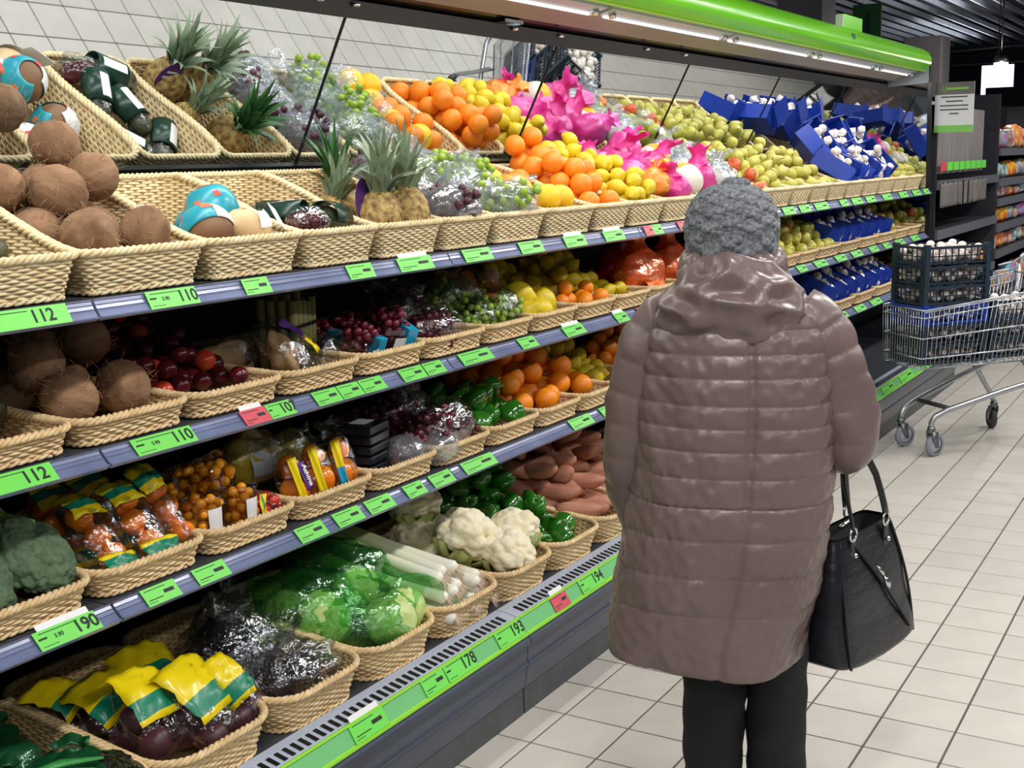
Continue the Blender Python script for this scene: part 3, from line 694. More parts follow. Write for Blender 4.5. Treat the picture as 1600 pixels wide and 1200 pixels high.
# ---- top shelf
b = basket(0, -1.81, -1.500, 'dark avocados'); heap(b, [('avocado', 14)], 'dark rough avocado left of the top shelf coconuts', .35, 3)
b = basket(0, -1.495, -1.150, 'brown coconuts'); heap(b, [('coconut', 12)], 'hairy brown coconut in the top shelf basket', .5, 11, 120, y0=.01)
b = basket(0, -1.147, -.825, 'wrapped young coconuts')
yc_me = from_ball('shell', YCM, .060, f_lump(4, .03, 3), 18, 26); pc_me = from_ball('shell', PCM, .056, f_lump(6, .05, 3), 18, 26, sc=(1.1, 1, .85))
WRAP = pm('teal_wrap', (36, 158, 182), (60, 176, 190), scale=30, rough=.3, detail=1); WRPK = pm('coral_print', (226, 60, 84), (240, 140, 90), scale=20, rough=.3)
def young(label, loc, rot, pale=False):
    t = thing('young_coconut', label, 'coconut', loc, rot=rot, group='young coconuts with printed wraps')
    link('shell', pc_me if pale else yc_me, t)
    def patch(nm, r, t0, t1, p0, p1, mat):
        th = np.linspace(t0, t1, 18)[None]; ph = np.linspace(p0, p1, 10)[:, None]
        P = r*np.stack([np.sin(ph)*np.cos(th), np.sin(ph)*np.sin(th), np.cos(ph)+0*th], -1); mb = MB(); mb.grid(P); mb.obj(nm, mat, t, True, solid=.0006)
    if not pale:
        patch('printed_wrap', .0635, -2.2, 1.9, .55, 1.9, WRAP); patch('white_panel', .0638, 1.9, 3.3, .5, 1.9, WHITE); patch('red_print', .0640, 1.45, 1.95, .5, 1.4, WRPK)
        for q_ in range(3): patch('flower_print', .0641, -1.5+q_*.9, -1.2+q_*.9, .95+.2*(q_ % 2), 1.2+.2*(q_ % 2), WRPK)
    else: patch('white_label', .064, -.6, .7, .5, 1.2, WHITE)
    return t
young('brown young coconut in teal wrap lying highest in its basket', bpos(b, .0, .15, 0.151), (.3, -.1, 3.9))
young('brown young coconut in teal wrap low behind the pale one', bpos(b, -.06, .11, 0.106), (.9, .2, 2.6))
young('peeled pale coconut with white label at the basket front', bpos(b, .03, .075, 0.104), (.1, .3, -1.2), True)
young('brown young coconut in teal wrap at the back of its basket', bpos(b, .07, .26, 0.104), (.2, .5, 4.6))
young('brown young coconut in teal wrap near the mirror', bpos(b, -.06, .33, 0.104), (.5, .1, 1.4))
wc = MB().box((-.04, -.0006, -.03), (.04, .0006, .03)).obj('white_card', WHITE); wc.location = bpos(b, .115, .05, 0.131); wc.rotation_euler = (-.5, .25, .5); tag(wc, 'blank white card standing in the young coconut basket', 'card')
b = basket(0, -.82, -.522, 'dark green avocado packs')
DGL = pm('dark_green_sleeve', (24, 62, 48), (18, 50, 40), scale=8, rough=.3)
avo_in = from_ball('avocado_fruit', AVM, .034, f_avo, 14, 18)
def avopack(label, loc, rot):
    t = thing('avocado_pack', label, 'avocado pack', loc, rot=rot, group='avocado packs in dark green sleeves')
    link('avocado_fruit', avo_in, t, (-.04, 0, 0), (0, 1.5, 0)); link('avocado_fruit', avo_in, t, (.045, 0, 0), (0, -1.5, .2))
    mb = MB(); mb.loft(blob((.17, .085, .085), 5, .05)); mb.obj('bag_film', CLEAR, t, True)
    th = np.linspace(-.2, 3.4, 16); P = [[(x_, .045*math.cos(a), .045*math.sin(a)) for a in th] for x_ in (-.075, -.03, .03)]
    mb = MB(); mb.grid(P); mb.obj('green_sleeve', DGL, t, True, solid=.001)
    P = [[(x_, .0465*math.cos(a), .0465*math.sin(a)) for a in np.linspace(1.1, 1.75, 6)] for x_ in (-.06, .02)]
    mb = MB(); mb.grid(P); mb.obj('white_label', WHITE, t, True)
avopack('green sleeved avocado pack with white stripe, front of its basket', bpos(b, .05, .08, 0.110), (0, .1, .3))
avopack('green sleeved avocado pack leaning on the left basket side', bpos(b, -.06, .17, 0.114), (.3, .1, 1.9))
avopack('green sleeved avocado pack lying across the middle of its basket', bpos(b, .03, .22, 0.112), (.2, -.1, 1.4))
avopack('green sleeved avocado pack at the back near the mirror', bpos(b, -.04, .34, 0.112), (.1, 0, .6))
avopack('green sleeved avocado pack at the right rear of its basket', bpos(b, .08, .33, 0.112), (.5, 0, 2.2))
bag('dark_fruit_bag', 'clear bag of dark fruit at the front of the avocado pack basket', 'bag', bpos(b, -.06, .07, 0.107), (.13, .11, .09), 15, CLEAR, [(ME['plum'][0], (.02, 0, 0), 1.3), (ME['plum'][0], (-.03, .01, 0), 1.3)])
b = basket(0, -.518, -.219, 'pineapples')
pineapple('left of two upright pineapples at the front of the top shelf', bpos(b, -.048, .085, 0.103), (.10, -.06, .3), sc=1.12)
pineapple('right of two upright pineapples at the front of the top shelf', bpos(b, .070, .075, 0.106), (.05, .10, 1.3), sc=1.15)
pineapple('pineapple leaning left behind the two upright ones', bpos(b, -.085, .24, 0.103), (.2, -.35, 2.2), sc=.95)
pineapple('tall dark leaved pineapple standing by the mirror', bpos(b, .06, .30, 0.113), (-.1, .08, .9), PLEAFD, 1.15)
ps = thing('oval_sign', 'purple oval price sign clipped among the pineapples', 'sign', bpos(b, -.085, .11, .155), rot=(0, 0, .1))
th = np.linspace(0, 2*PI, 28, endpoint=False); MB().loft([np.stack([.038*np.cos(th), 0*th-.001, .058*np.sin(th)], 1), np.stack([.038*np.cos(th), 0*th+.001, .058*np.sin(th)], 1)]).obj('sign_plate', PURP, ps)
for zz, ww in ((.018, .018), (-.004, .022), (-.024, .012)): MB().box((-ww, .0012, zz-.004), (ww, .0016, zz+.004)).obj('printed_line', WHITE, ps)
b = basket(0, -.216, .062, 'bagged black grapes')
for k, (dx, dy, z, s_, tp) in enumerate([(.0, .085, .118, (.25, .19, .14), (.09, -.02, .10, .04)), (-.03, .23, .155, (.25, .2, .16), (.04, .05, .12, .04)), (.03, .36, .20, (.24, .18, .16), (-.05, .0, .12, .04))]):
    bag('grape_bag', ('front', 'middle', 'rear')[k]+' clear bag of black grapes in the top shelf basket', 'grape bag', bpos(b, dx, dy, z), s_, 31+k, CLEARW, [(GBK[0], (0, 0, .0), 1.15)], tp, 'bags of black grapes')
b = basket(0, .065, .382, 'bagged green grapes')
for k, (dx, dy, z, s_, tp) in enumerate([(.03, .085, .118, (.28, .19, .14), (.12, .0, .08, .04)), (-.05, .20, .155, (.22, .2, .16), (-.02, -.03, .13, .04)), (.07, .24, .16, (.22, .2, .15), (.06, .02, .11, .04)), (-.01, .37, .21, (.28, .18, .17), (-.04, .05, .13, .04))]):
    bag('grape_bag', ('front', 'left', 'right', 'rear')[k]+' clear bag of green grapes in the top shelf basket', 'grape bag', bpos(b, dx, dy, z), s_, 41+k, CLEARW, [(GGR[0], (0, 0, .0), 1.15)], tp, 'bags of green grapes')
b = basket(0, .385, .737, 'grapefruit and oranges')
for k, (dx, dy, z) in enumerate([(-.085, .060, .125), (.022, .068, .118), (-.08, .17, .15), (-.09, .28, .18), (.0, .36, .20)]):
    o = link('grapefruit', ME['grapefruit'][0], None, bpos(b, dx, dy, z), (k, k*2, 0)); tag(o, ('big yellow grapefruit at the left front corner of its basket', 'yellow grapefruit right beside the corner one', 'yellow grapefruit second row of the citrus basket', 'yellow grapefruit third row of the citrus basket', 'yellow grapefruit at the back of the citrus basket')[k], 'grapefruit', 'yellow grapefruit on the top shelf')
heap(b, [('orange', 24)], 'orange in the top shelf basket beside the grapefruit', .5, 14, 70, y0=.05)
b = basket(0, .740, 1.023, 'oranges'); heap(b, [('orange', 32)], 'large orange in the top shelf basket left of the lemons', .55, 5, 70)
b = basket(0, 1.026, 1.331, 'lemons'); heap(b, [('lemon', 78)], 'yellow lemon in the top shelf basket', .48, 6, 60, y0=.0)
def pomelo_bag(label, loc, size, seed, mat, tip, rot=(0, 0, 0)):
    return bag('net_fruit_bag', label, 'net bag', loc, size, seed, mat, [(ME['grapefruit'][0], (0, 0, 0), min(size)*8.2)], (tip[0], tip[1], tip[2]*.95, tip[3]*.62), 'netted pomelo bags on the top shelf', rot, .09)
FACEM = pm('white_printed_film', (238, 232, 214), (226, 222, 210), scale=9, rough=.3); YCAP = pm('yellow_cap', (236, 184, 40), rough=.35)
def face_bag(label, loc, r, rot):
    t = thing('wrapped_pomelo', label, 'pomelo', loc, rot=rot, group='pomelos wrapped in white printed film')
    link('fruit', from_ball('fruit', FACEM, r, f_lump(7, .03, 4), 18, 26), t)
    Q = ball(16, 26)*r*1.03; mb = MB(); mb.grid(Q[:6], False, True); mb.obj('yellow_cap', YCAP, t, True)
    mb = MB(); neck(mb, (0, 0, -r*.6), (.03, .0, -r*1.5), r*.4, .05, 3); mb.obj('film_tail', CLEARW, t, True)
    for k in range(3):
        P = [[(r*1.035*math.sin(ph)*math.cos(a), r*1.035*math.sin(ph)*math.sin(a), r*1.035*math.cos(ph)) for a in np.linspace(-.5+k*.4, -.3+k*.4, 4)] for ph in (1.45, 1.6, 1.75)]
        mb = MB(); mb.grid(P); mb.obj('blue_print', pm('pale_blue_print', (90, 110, 170), rough=.4), t, True)
b = basket(0, 1.334, 1.645, 'pink netted pomelos')
pomelo_bag('orange netted bag with yellow tail at the front beside the lemons', bpos(b, -.08, .10, 0.145), (.14, .14, .13), 51, ORNN, (.10, .0, .10, .06))
pomelo_bag('bright pink netted bag lying at the front right of the orange net', bpos(b, .06, .075, 0.120), (.18, .15, .13), 52, PINKN, (-.09, -.02, .11, .06))
pomelo_bag('pink netted bag in the second row behind the orange net', bpos(b, -.05, .22, 0.175), (.17, .16, .14), 53, PINKN, (.12, .0, .10, .07))
pomelo_bag('magenta netted bag at the rear of the first pink basket', bpos(b, .06, .33, 0.225), (.19, .18, .16), 54, MAGN, (.0, -.10, .13, .07))
pomelo_bag('pale pink netted bag leaning on the mirror above the lemons', bpos(b, -.09, .36, 0.205), (.16, .16, .15), 55, PINKN, (.02, .04, .12, .06))
b = basket(0, 1.648, 1.955, 'pomelos in pink nets and white film')
face_bag('white film pomelo with yellow top in front of the pink nets', bpos(b, -.06, .10, 0.150), .074, (-.5, .5, .4))
pomelo_bag('hot pink netted bag behind the shopper hat', bpos(b, .09, .11, 0.155), (.18, .16, .15), 57, PINKN, (-.02, -.02, .15, .07))
pomelo_bag('magenta netted bag with ruffled tail in the second pink basket', bpos(b, -.07, .26, 0.195), (.19, .18, .16), 58, MAGN, (.12, -.05, .13, .08))
face_bag('white film pomelo with yellow top near the mirror', bpos(b, .05, .30, 0.235), .074, (.6, -.4, 1.2))
pomelo_bag('pink netted bag at the top of the heap by the mirror', bpos(b, -.07, .38, 0.285), (.17, .15, .15), 59, PINKN, (.10, .0, .10, .06))
b = basket(0, 1.958, 2.265, 'white wrapped melons')
for k, (dx, dy, z) in enumerate([(-.07, .10, .11), (.08, .12, .11), (-.06, .27, .15), (.08, .30, .16), (0, .38, .22)]):
    bag('milky_melon_bag', ('front left', 'front right', 'middle left', 'middle right', 'rear')[k]+' cream melon in a milky bag behind the shopper hat', 'bag', bpos(b, dx, dy, z+.035), (.16, .16, .15), 61+k, CLEARW, [(from_ball('melon', FACEM, .066, None, 12, 18), (0, 0, 0), 1.)], ((.06, -.02, .13, .05), (-.07, 0, .12, .05))[k % 2], 'milky bags on the top shelf')
b = basket(0, 2.268, 2.575, 'green apples'); heap(b, [('greenapple', 42), ('apple', 3)], {'greenapple': 'green apple behind the shopper hat, top shelf', 'apple': 'red apple behind the shopper hat, top shelf'}, .62, 8, 55)
b = basket(0, 2.578, 2.885, 'red apples and green apples'); heap(b, [('greenapple', 30), ('apple', 16)], {'greenapple': 'green apple mixed with red apples, top shelf', 'apple': 'red apple, top shelf basket beside shopper hat'}, .62, 9, 55)
for k, (xl, xr) in enumerate([(2.888, 3.195), (3.198, 3.505), (3.508, 3.84)]):
    b = basket(0, xl, xr, ('yellow pears', 'green pears', 'pears beside the cartons')[k]); heap(b, [('pear', 40)], ('yellow pear in the first top shelf pear basket', 'green pear in the second top shelf pear basket', 'green pear beside the top shelf garlic cartons')[k], .64, 20+k, 50)
def garlic_box(label, loc, rot, n=9, w=.15, d=.24, h=.10):
    t = thing('garlic_carton', label, 'carton', loc, rot=rot, group='blue cartons of netted garlic')
    MB().box((-w/2, 0, 0), (w/2, d, .004)).box((-w/2, 0, 0), (-w/2+.004, d, h)).box((w/2-.004, 0, 0), (w/2, d, h)).box((-w/2, d-.004, 0), (w/2, d, h*1.3)).obj('carton_tray', BLUE, t)
    MB().box((-w/2, -.002, 0), (w/2, .002, h*.22)).obj('carton_lip', BLUE, t)
    r = random.Random(int(loc[0]*100))
    for p in settle([.027]*int(n*1.4), (-w/2, w/2, .0, d*.8, .004), .5, int(loc[0]*77) % 97, 25):
        link('garlic_bulb', ME['garlic'][0], t, p[:3], (r.uniform(-.6, .6), r.uniform(-.6, .6), r.uniform(0, 6)))
    mb = MB(); mb.loft(blob((w*.95, d*.8, h*1.05), n+3, .06)+np.array([0, d*.45, h*.5])); mb.obj('net_film', CLEAR, t, True)
for k, (xl, xr) in enumerate([(3.843, 4.19), (4.193, 4.54), (4.543, 4.90)]):
    b = basket(0, xl, xr, ('the first blue garlic cartons', 'the middle blue garlic cartons', 'the last blue garlic cartons')[k])
    ps_ = ('first', 'second', 'third')[k]
    garlic_box(f'open blue carton of garlic at the front of the {ps_} garlic basket', bpos(b, -.09, .04, .07), (.55, .1, .25-.2*k))
    garlic_box(f'blue carton of garlic tipped right in the {ps_} garlic basket', bpos(b, .085, .06, .08), (.45+.2*k, -.3, -.4))
    garlic_box(f'blue carton of garlic standing steep at the back of the {ps_} garlic basket', bpos(b, -.05, .22, .16), (.95-.2*k, .35, .5), w=.17)
    garlic_box(f'blue carton of garlic leaning on the mirror above the {ps_} garlic basket', bpos(b, .09, .24, .20), (1.05, -.35+.2*k, -.3), w=.17)
b = basket(0, 4.903, 5.21, 'pears past the cartons'); heap(b, [('pear', 30), ('apple', 8)], {'pear': 'pear past the garlic cartons, top shelf', 'apple': 'red apple past the garlic cartons, top shelf'}, .62, 34, 45)
b = basket(0, 5.213, 5.655, 'pears and wrapped pomelos'); heap(b, [('pear', 20)], 'pear in the last top shelf basket', .4, 35, 45, y1=.24)
for k_, (dx, dy, z) in enumerate([(-.12, .27, .18), (.04, .28, .19), (-.06, .38, .26)]): face_bag(f'{("left","right","rear")[k_]} white film pomelo in the last top shelf basket', bpos(b, dx, dy, z), .075, (-.4+.3*k_, .5, .4+k_))
pomelo_bag('pink netted bag in the last top shelf basket', bpos(b, .12, .37, .26), (.17, .16, .15), 60, PINKN, (-.03, 0, .12, .06))
# ---- second shelf
b = basket(1, -1.855, -1.545, 'avocados'); heap(b, [('avocado', 18)], 'dark avocado in the left second shelf basket', .35, 2, 60)
b = basket(1, -1.541, -1.231, 'coconuts'); heap(b, [('coconut', 11)], 'brown coconut in the second shelf basket', .5, 17, 120, y0=.0)
b = basket(1, -1.228, -.923, 'plums'); heap(b, [('plum', 66), ('redplum', 12)], {'plum': 'dark purple plum in the second shelf basket', 'redplum': 'bright red plum among the dark plums'}, .45, 4, 40, y0=.0)
b = basket(1, -.92, -.62, 'bagged ginger')
ging = from_ball('ginger_root', pm('ginger_skin', (196, 160, 112), (170, 132, 86), scale=24, rough=.7), .04, f_lump(12, .28, 4), 20, 26, sc=(.8, .8, 1.7))
t = bag('ginger_bag', 'clear bag of ginger root with yellow and purple label', 'bag', bpos(b, -.03, .11, .085), (.13, .10, .2), 71, CLEAR, [(ging, (0, 0, 0), .95)], None, None, (-.7, 0, .3))
panel(t, look((.03, -.056, .02), (.3, -1, .2), roll=.5), .05, .13, [(YELM, .4), (PURP, 1)], .008)
bag('crumpled_clear_bag', 'small crumpled clear bag beside the ginger', 'bag', bpos(b, .085, .08, .06), (.08, .08, .12), 73, CLEAR)
t = thing('stalk_bundle', 'upright bundle of pale green stalks bound with black bands', 'stalk bundle', bpos(b, .085, .20, .01), .3)
for k in range(18): MB().tube([(.028*(k % 5-2), .028*(k//5-1.5), 0), (.029*(k % 5-2), .029*(k//5-1.5), .11), (.031*(k % 5-2), .03*(k//5-1.5), .2+rng.uniform(-.01, .015))], [.014, .014, .012], 8).obj('stalk', pm('stalk_skin', (150, 148, 92), (122, 116, 66), scale=16, rough=.6, rnd=.1), t, True)
for z in (.06, .13): MB().box((-.078, -.065, z), (.078, .065, z+.006)).obj('band', BLACK, t)
t = bag('root_bag', 'brown root vegetables in clear film behind the ginger', 'bag', bpos(b, -.09, .27, .08), (.14, .2, .13), 74, CLEAR, [(ging, (0, 0, 0), 1.2)])
b = basket(1, -.617, -.319, 'clamshells of red berries')
BERM = pm('berry_red', (120, 26, 40), (90, 20, 44), scale=40, rough=.3)
def clam(label, loc, rot, col=BERM):
    t = thing('berry_punnet', label, 'punnet', loc, rot=rot, group='punnets of red berries')
    mb = MB(); mb.loft([[(sx*w_, sy*w_*.8, z) for sx, sy in ((-1, -1), (1, -1), (1, 1), (-1, 1))] for w_, z in ((.055, 0), (.062, .05), (.066, .055), (.062, .075))]); mb.obj('clear_box', CUP, t, bevel=.004)
    mb = MB(); B = ball(6, 9)
    for p in settle([.012]*40, (-.055, .055, -.042, .042, .002), 0, int(abs(loc[0])*991) % 91, 14): mb.loft(B*.012+np.array(p[:3]))
    o = mb.obj('berries', col, t, True); o['kind'] = 'stuff'
    MB().box((-.02, -.0555, .015), (.022, -.0545, .05)).obj('white_label', WHITE, t); MB().box((.02, -.057, .03), (.055, .02, .0765)).obj('blue_label', pm('cyan_label', (40, 160, 200), rough=.3), t)
clam('red berry punnet at the left front of its second shelf basket', bpos(b, -.07, .10, .03), (.35, 0, .2)); clam('red berry punnet with bright blue label at the right front', bpos(b, .07, .10, .05), (.4, .1, -.2))
clam('red berry punnet at the left rear of its second shelf basket', bpos(b, -.07, .24, .03), (.1, 0, 0)); clam('red berry punnet at the right rear of its second shelf basket', bpos(b, .07, .25, .03), (.1, 0, .1))
b = basket(1, -.316, 0., 'bagged red grapes')
for k, (dx, dy, z, s_) in enumerate([(-.02, .09, .075, (.26, .17, .13)), (-.04, .23, .09, (.24, .18, .15)), (.07, .25, .09, (.15, .2, .14))]):
    bag('grape_bag', ('front', 'rear left', 'rear right')[k]+' clear bag of red grapes on the second shelf', 'grape bag', bpos(b, dx, dy, z), s_, 81+k, CLEAR, [(GRD[0], (0, 0, -.01), 1.)], (.02, .10, .13, .07), 'bags of red grapes on the second shelf')
b = basket(1, .003, .287, 'bagged green grapes')
for k, (dx, dy, z, s_) in enumerate([(.045, .09, .085, (.18, .16, .15)), (-.08, .10, .07, (.15, .15, .12)), (-.04, .25, .11, (.22, .2, .17)), (.08, .26, .10, (.16, .2, .16))]):
    bag('grape_bag', ('front right', 'front left', 'rear left', 'rear right')[k]+' clear bag of green grapes on the second shelf', 'grape bag', bpos(b, dx, dy, z), s_, 86+k, CLEAR, [(GGR[0], (0, 0, -.01), .95)], (.0, .03, .13, .05), 'bags of green grapes on the second shelf')
b = basket(1, .290, .600, 'yellow grapefruit and oranges')
for k, (dx, dy, z) in enumerate([(-.11, .07, .06), (-.03, .06, .06), (.03, .08, .085), (-.11, .09, .12), (-.05, .15, .07)]):
    o = link('yellow_lemon', ME['lemon'][0], None, bpos(b, dx, dy, z), (1+k, .4*k, k), scale=1.45); tag(o, ('big yellow lemon at the far left of the second shelf citrus basket', 'big yellow lemon at the front of the second shelf citrus basket', 'big yellow lemon beside the oranges on the second shelf', 'big yellow lemon stacked at the left of its basket', 'big yellow lemon in the second row of its basket')[k], 'lemon', 'big yellow lemons on the second shelf')
heap(b, [('orange', 13)], 'orange behind the big yellow lemons on the second shelf', .55, 24, 60, y0=.16)
b = basket(1, .603, .890, 'oranges and lemons'); heap(b, [('mandarin', 8)], 'small orange at the front of the second shelf lemon basket', .2, 25, 60, y0=.0, y1=.14); heap(b, [('lemon', 24)], 'lemon behind the small oranges on the second shelf', .6, 26, 50, y0=.14)
b = basket(1, .893, 1.192, 'lemons'); heap(b, [('lemon', 48)], 'yellow lemon in the second shelf lemon basket', .55, 27, 50, y0=.0)
b = basket(1, 1.195, 1.5, 'an orange bag')
ORP = film('orange_red_film', (250, 120, 60), gloss=(255, 220, 180), base=.08, edge=.4, body=(240, 96, 40), body_fac=.75, bscale=16)
t = bag('orange_printed_bag', 'orange printed bag of fruit beside the lemons on the second shelf', 'bag', bpos(b, -.03, .12, .10), (.26, .2, .2), 91, ORP, None, (.02, .02, .18, .07))
panel(t, look((-.02, -.10, -.04), (-.1, -1, .25)), .14, .05, [(pm('cream_print', (250, 214, 170), rough=.4), .5), (pm('orange_print', (246, 120, 40), rough=.4), 1)], .01)
bag('red_printed_bag', 'red bag standing behind the orange printed bag', 'bag', bpos(b, .06, .25, .11), (.24, .18, .22), 92, film('red_film', (200, 30, 50), base=.06, edge=.4, body=(200, 24, 50), body_fac=.85))
for k, (xl, xr) in enumerate([(2.1, 2.4), (2.403, 2.70), (2.703, 3.01), (3.013, 3.32), (3.323, 3.74), (4.96, 5.31), (5.313, 5.655)]):
    b = basket(1, xl, xr, ('mixed apples', 'yellow apples', 'apples and limes', 'green apples', 'more green apples', 'far green apples', 'the last green apples')[k])
    nm_ = ('first', 'second', 'third', 'fourth', 'fifth', 'sixth', 'last')[k]
    heap(b, [('greenapple', (8, 8, 40, 50, 56, 30, 20)[k]), ('apple', 2)], {'greenapple': f'green apple, {nm_} apple basket of the second shelf', 'apple': f'red apple, {nm_} apple basket of the second shelf'}, .7, 60+k, 45, y0=.0, y1=.36)
for k, (xl, xr) in enumerate([(3.743, 4.14), (4.143, 4.54), (4.543, 4.957)]):
    b = basket(1, xl, xr, f'{("the first","the middle","the last")[k]} blue garlic cartons')
    for q_ in range(2): garlic_box(f'{("left","right")[q_]} blue garlic carton in the {("first","second","third")[k]} carton basket of the second shelf', bpos(b, -.095+.19*q_, .04, .03), (.30, 0, .05), 8, .17)
    garlic_box(f'rear blue garlic carton in the {("first","second","third")[k]} carton basket of the second shelf', bpos(b, 0, .24, .05), (.7, 0, 0), 8, .3)
# ---- third shelf
b = basket(2, -1.84, -1.530, 'broccoli')
broccoli('large broccoli at the front right of its basket', bpos(b, .07, .095, .112), (.75, .15, 0.2), 1.0)
broccoli('broccoli at the left edge of the frame on the third shelf', bpos(b, -.08, .085, .10), (.8, -.2, 0), .95)
broccoli('broccoli lying on its side with the pale stalk to the right', bpos(b, .03, .19, .19), tuple(Vector((-.72, .58, .30)).to_track_quat('Z', 'Y').to_euler()), .95)
broccoli('broccoli at the left rear of its third shelf basket', bpos(b, -.09, .24, .11), (.5, 0, 1), 1.)
b = basket(2, -1.527, -1.210, 'bagged orange peppers')
def pepper_bag(label, loc, rot, seed, n=3, top=True, bot=True, w=.12, h=.24, ch='opepper'):
    t = thing('pepper_bag', label, 'vegetable bag', loc, rot=rot, group='clear bags with yellow and green printing')
    mb = MB(); mb.loft(blob((w, .085, h), seed, .06)); mb.obj('bag_film', CLEAR, t, True)
    r = random.Random(seed)
    for k in range(n): link('orange_pepper' if ch == 'opepper' else 'small_tomato', r.choice(ME[ch]), t, (r.uniform(-.02, .02), -.004, -h*.22+k*.055), (r.uniform(0, 6), r.uniform(0, 6), 0), scale=.85 if ch == 'opepper' else 1.)
    if top: panel(t, look((0, -.036, h*.33), (0, -1, .35)), w*.86, h*.30, [(YELM, .3), (TEAL, .55), (YELM, 1)], .012, seed=seed)
    if bot: panel(t, look((0, -.044, -h*.36), (0, -1, -.1)), w*.9, h*.2, [(YELM, .3), (TEAL, .8), (YELM, 1)], .012, seed=seed)
pepper_bag('bag of orange peppers at the left front with yellow header', bpos(b, -.075, .11, .10), (-.75, .15, .15), 101, 3)
pepper_bag('bag of orange peppers in the middle with purple sticker', bpos(b, .03, .10, .105), (-.75, .05, .1), 102, 3)
pepper_bag('slim bag of small orange peppers at the right with upright yellow label', bpos(b, .115, .11, .11), (-.6, -.1, .05), 103, 3, True, False, .085, .26)
pepper_bag('bag of orange peppers at the rear left in shade', bpos(b, -.06, .25, .10), (-.5, .1, .2), 104, 3)
pepper_bag('bag of orange peppers at the rear right in shade', bpos(b, .07, .27, .10), (-.5, -.1, .2), 105, 3)
b = basket(2, -1.207, -.90, 'tubs of cherry tomatoes')
CTO = pm('orange_cherry_tomato', (246, 166, 30), (240, 148, 20), scale=20, rough=.25)
def tub(label, loc, rot, lab=True, col=CTO, sc=1.):
    t = thing('tomato_tub', label, 'tub', loc, rot=rot, group='clear tubs of cherry tomatoes'); t.scale = (sc,)*3
    MB().lathe([(0, 0), (.036, 0), (.038, .004), (.046, .095), (.049, .097), (.049, .104), (0, .105)], 20).obj('clear_cup', CUP, t, True)
    mb = MB(); B = ball(7, 10)
    for p in settle([.0125]*26, (-.040, .040, -.040, .040, .003), 0, int(abs(loc[0])*997) % 89, 14): mb.loft(B*.0125+np.array(p[:3])*np.array([1, 1, 1]))
    o = mb.obj('cherry_tomatoes', col, t, True); o['kind'] = 'stuff'
    if lab:
        P = [[(.0465*math.cos(a)*(.85+z*1.7), .0465*math.sin(a)*(.85+z*1.7), z) for a in np.linspace(-2.1, -1.1, 8)] for z in (.02, .075)]
        mb = MB(); mb.grid(P); mb.obj('white_label', WHITE, t, True)
tub('clear tub of orange cherry tomatoes with white label at the front left', bpos(b, -.085, .085, .02), (-.1, 0, .0)); tub('clear tub of orange cherry tomatoes with wide white label', bpos(b, .02, .075, .02), (-.08, .03, .15))
tub('clear tub lying with its round lid facing forward', bpos(b, -.04, .20, .13), (1.25, 0, .3), False, sc=1.1); tub('clear tub of orange tomatoes in the second row', bpos(b, -.10, .19, .02), (0, 0, .4), False)
tub('clear tub of orange tomatoes at the right of the second row', bpos(b, .06, .19, .02), (0, 0, 1), False)
t = bag('tomato_bag', 'small bag of red cherry tomatoes at the basket corner', 'bag', bpos(b, .105, .075, .05), (.085, .09, .08), 107, CLEAR, [(ME['tomato'][0], (x_, y_, z_), 1.15) for x_, y_, z_ in ((-.02, -.02, 0), (.01, -.025, .005), (.025, 0, 0), (-.01, .01, .02), (.01, .005, .022), (-.025, .0, .015), (0, -.03, .02))])
panel(t, look((-.05, -.045, .01), (-.1, -1, .1), roll=1.5), .08, .018, [(YELM, .5), (TEAL, .7), (YELM, 1)], .002)
b = basket(2, -.897, -.586, 'bagged orange peppers and squash')
for k, (dx, dy, z, rz) in enumerate([(-.085, .09, .085, .2), (.0, .085, .095, .0), (.095, .08, .095, -.15)]):
    t = thing('squash_bag', ('bag with round orange fruit and purple label at the left', 'bag with orange fruit and yellow edge in the middle', 'bag with orange fruit and blue printed edge at the right')[k], 'vegetable bag', bpos(b, dx, dy, z), rot=(-.3, 0, rz), group='bags of orange fruit on the third shelf')
    mb = MB(); mb.loft(blob((.10, .08, .17), 110+k, .07)); neck(mb, (0, 0, .07), (.01, .03, .12), .03, .03, k); mb.obj('bag_film', CLEAR, t, True)
    link('orange_fruit', ME['opepper'][k % 2], t, (0, -.005, -.03), (0, 0, k), scale=1.15); link('orange_fruit', ME['opepper'][1], t, (.005, .0, .035), (1, 0, k), scale=.85)
    if k == 0:
        pn = panel(t, look((.0, -.046, .005), (0, -1, .1), roll=0), .036, .075, [(PURP, 1)], .003)
        text('Athina', .022, WHITE, pn, Matrix.Translation((0, 0, .003)) @ Matrix.Rotation(-PI/2, 4, 'Z'), ext=.0015)
    panel(t, look((-.034, -.042, 0), (-.5, -1, 0)), .024, .12, [((YELM, YELM, pm('cyan_label', (40, 160, 200)))[k], .4), (YELM, 1)], .003)
t = bag('yellow_print_bag', 'dull yellow printed bag with grey label behind the squash bags', 'bag', bpos(b, -.06, .25, .12), (.22, .1, .16), 115, film('yellow_film', (220, 200, 60), base=.08, edge=.4, body=(190, 170, 30), body_fac=.8))
panel(t, look((0, -.055, 0), (0, -1, .2)), .1, .07, [(pm('grey_label', (170, 176, 180), rough=.4), 1)], .006)
bag('yellow_print_bag', 'second yellow printed bag standing at the rear right of the squash bags', 'bag', bpos(b, .08, .24, .10), (.14, .1, .15), 116, MATS['yellow_film'])
b = basket(2, -.583, -.279, 'blueberry trays')
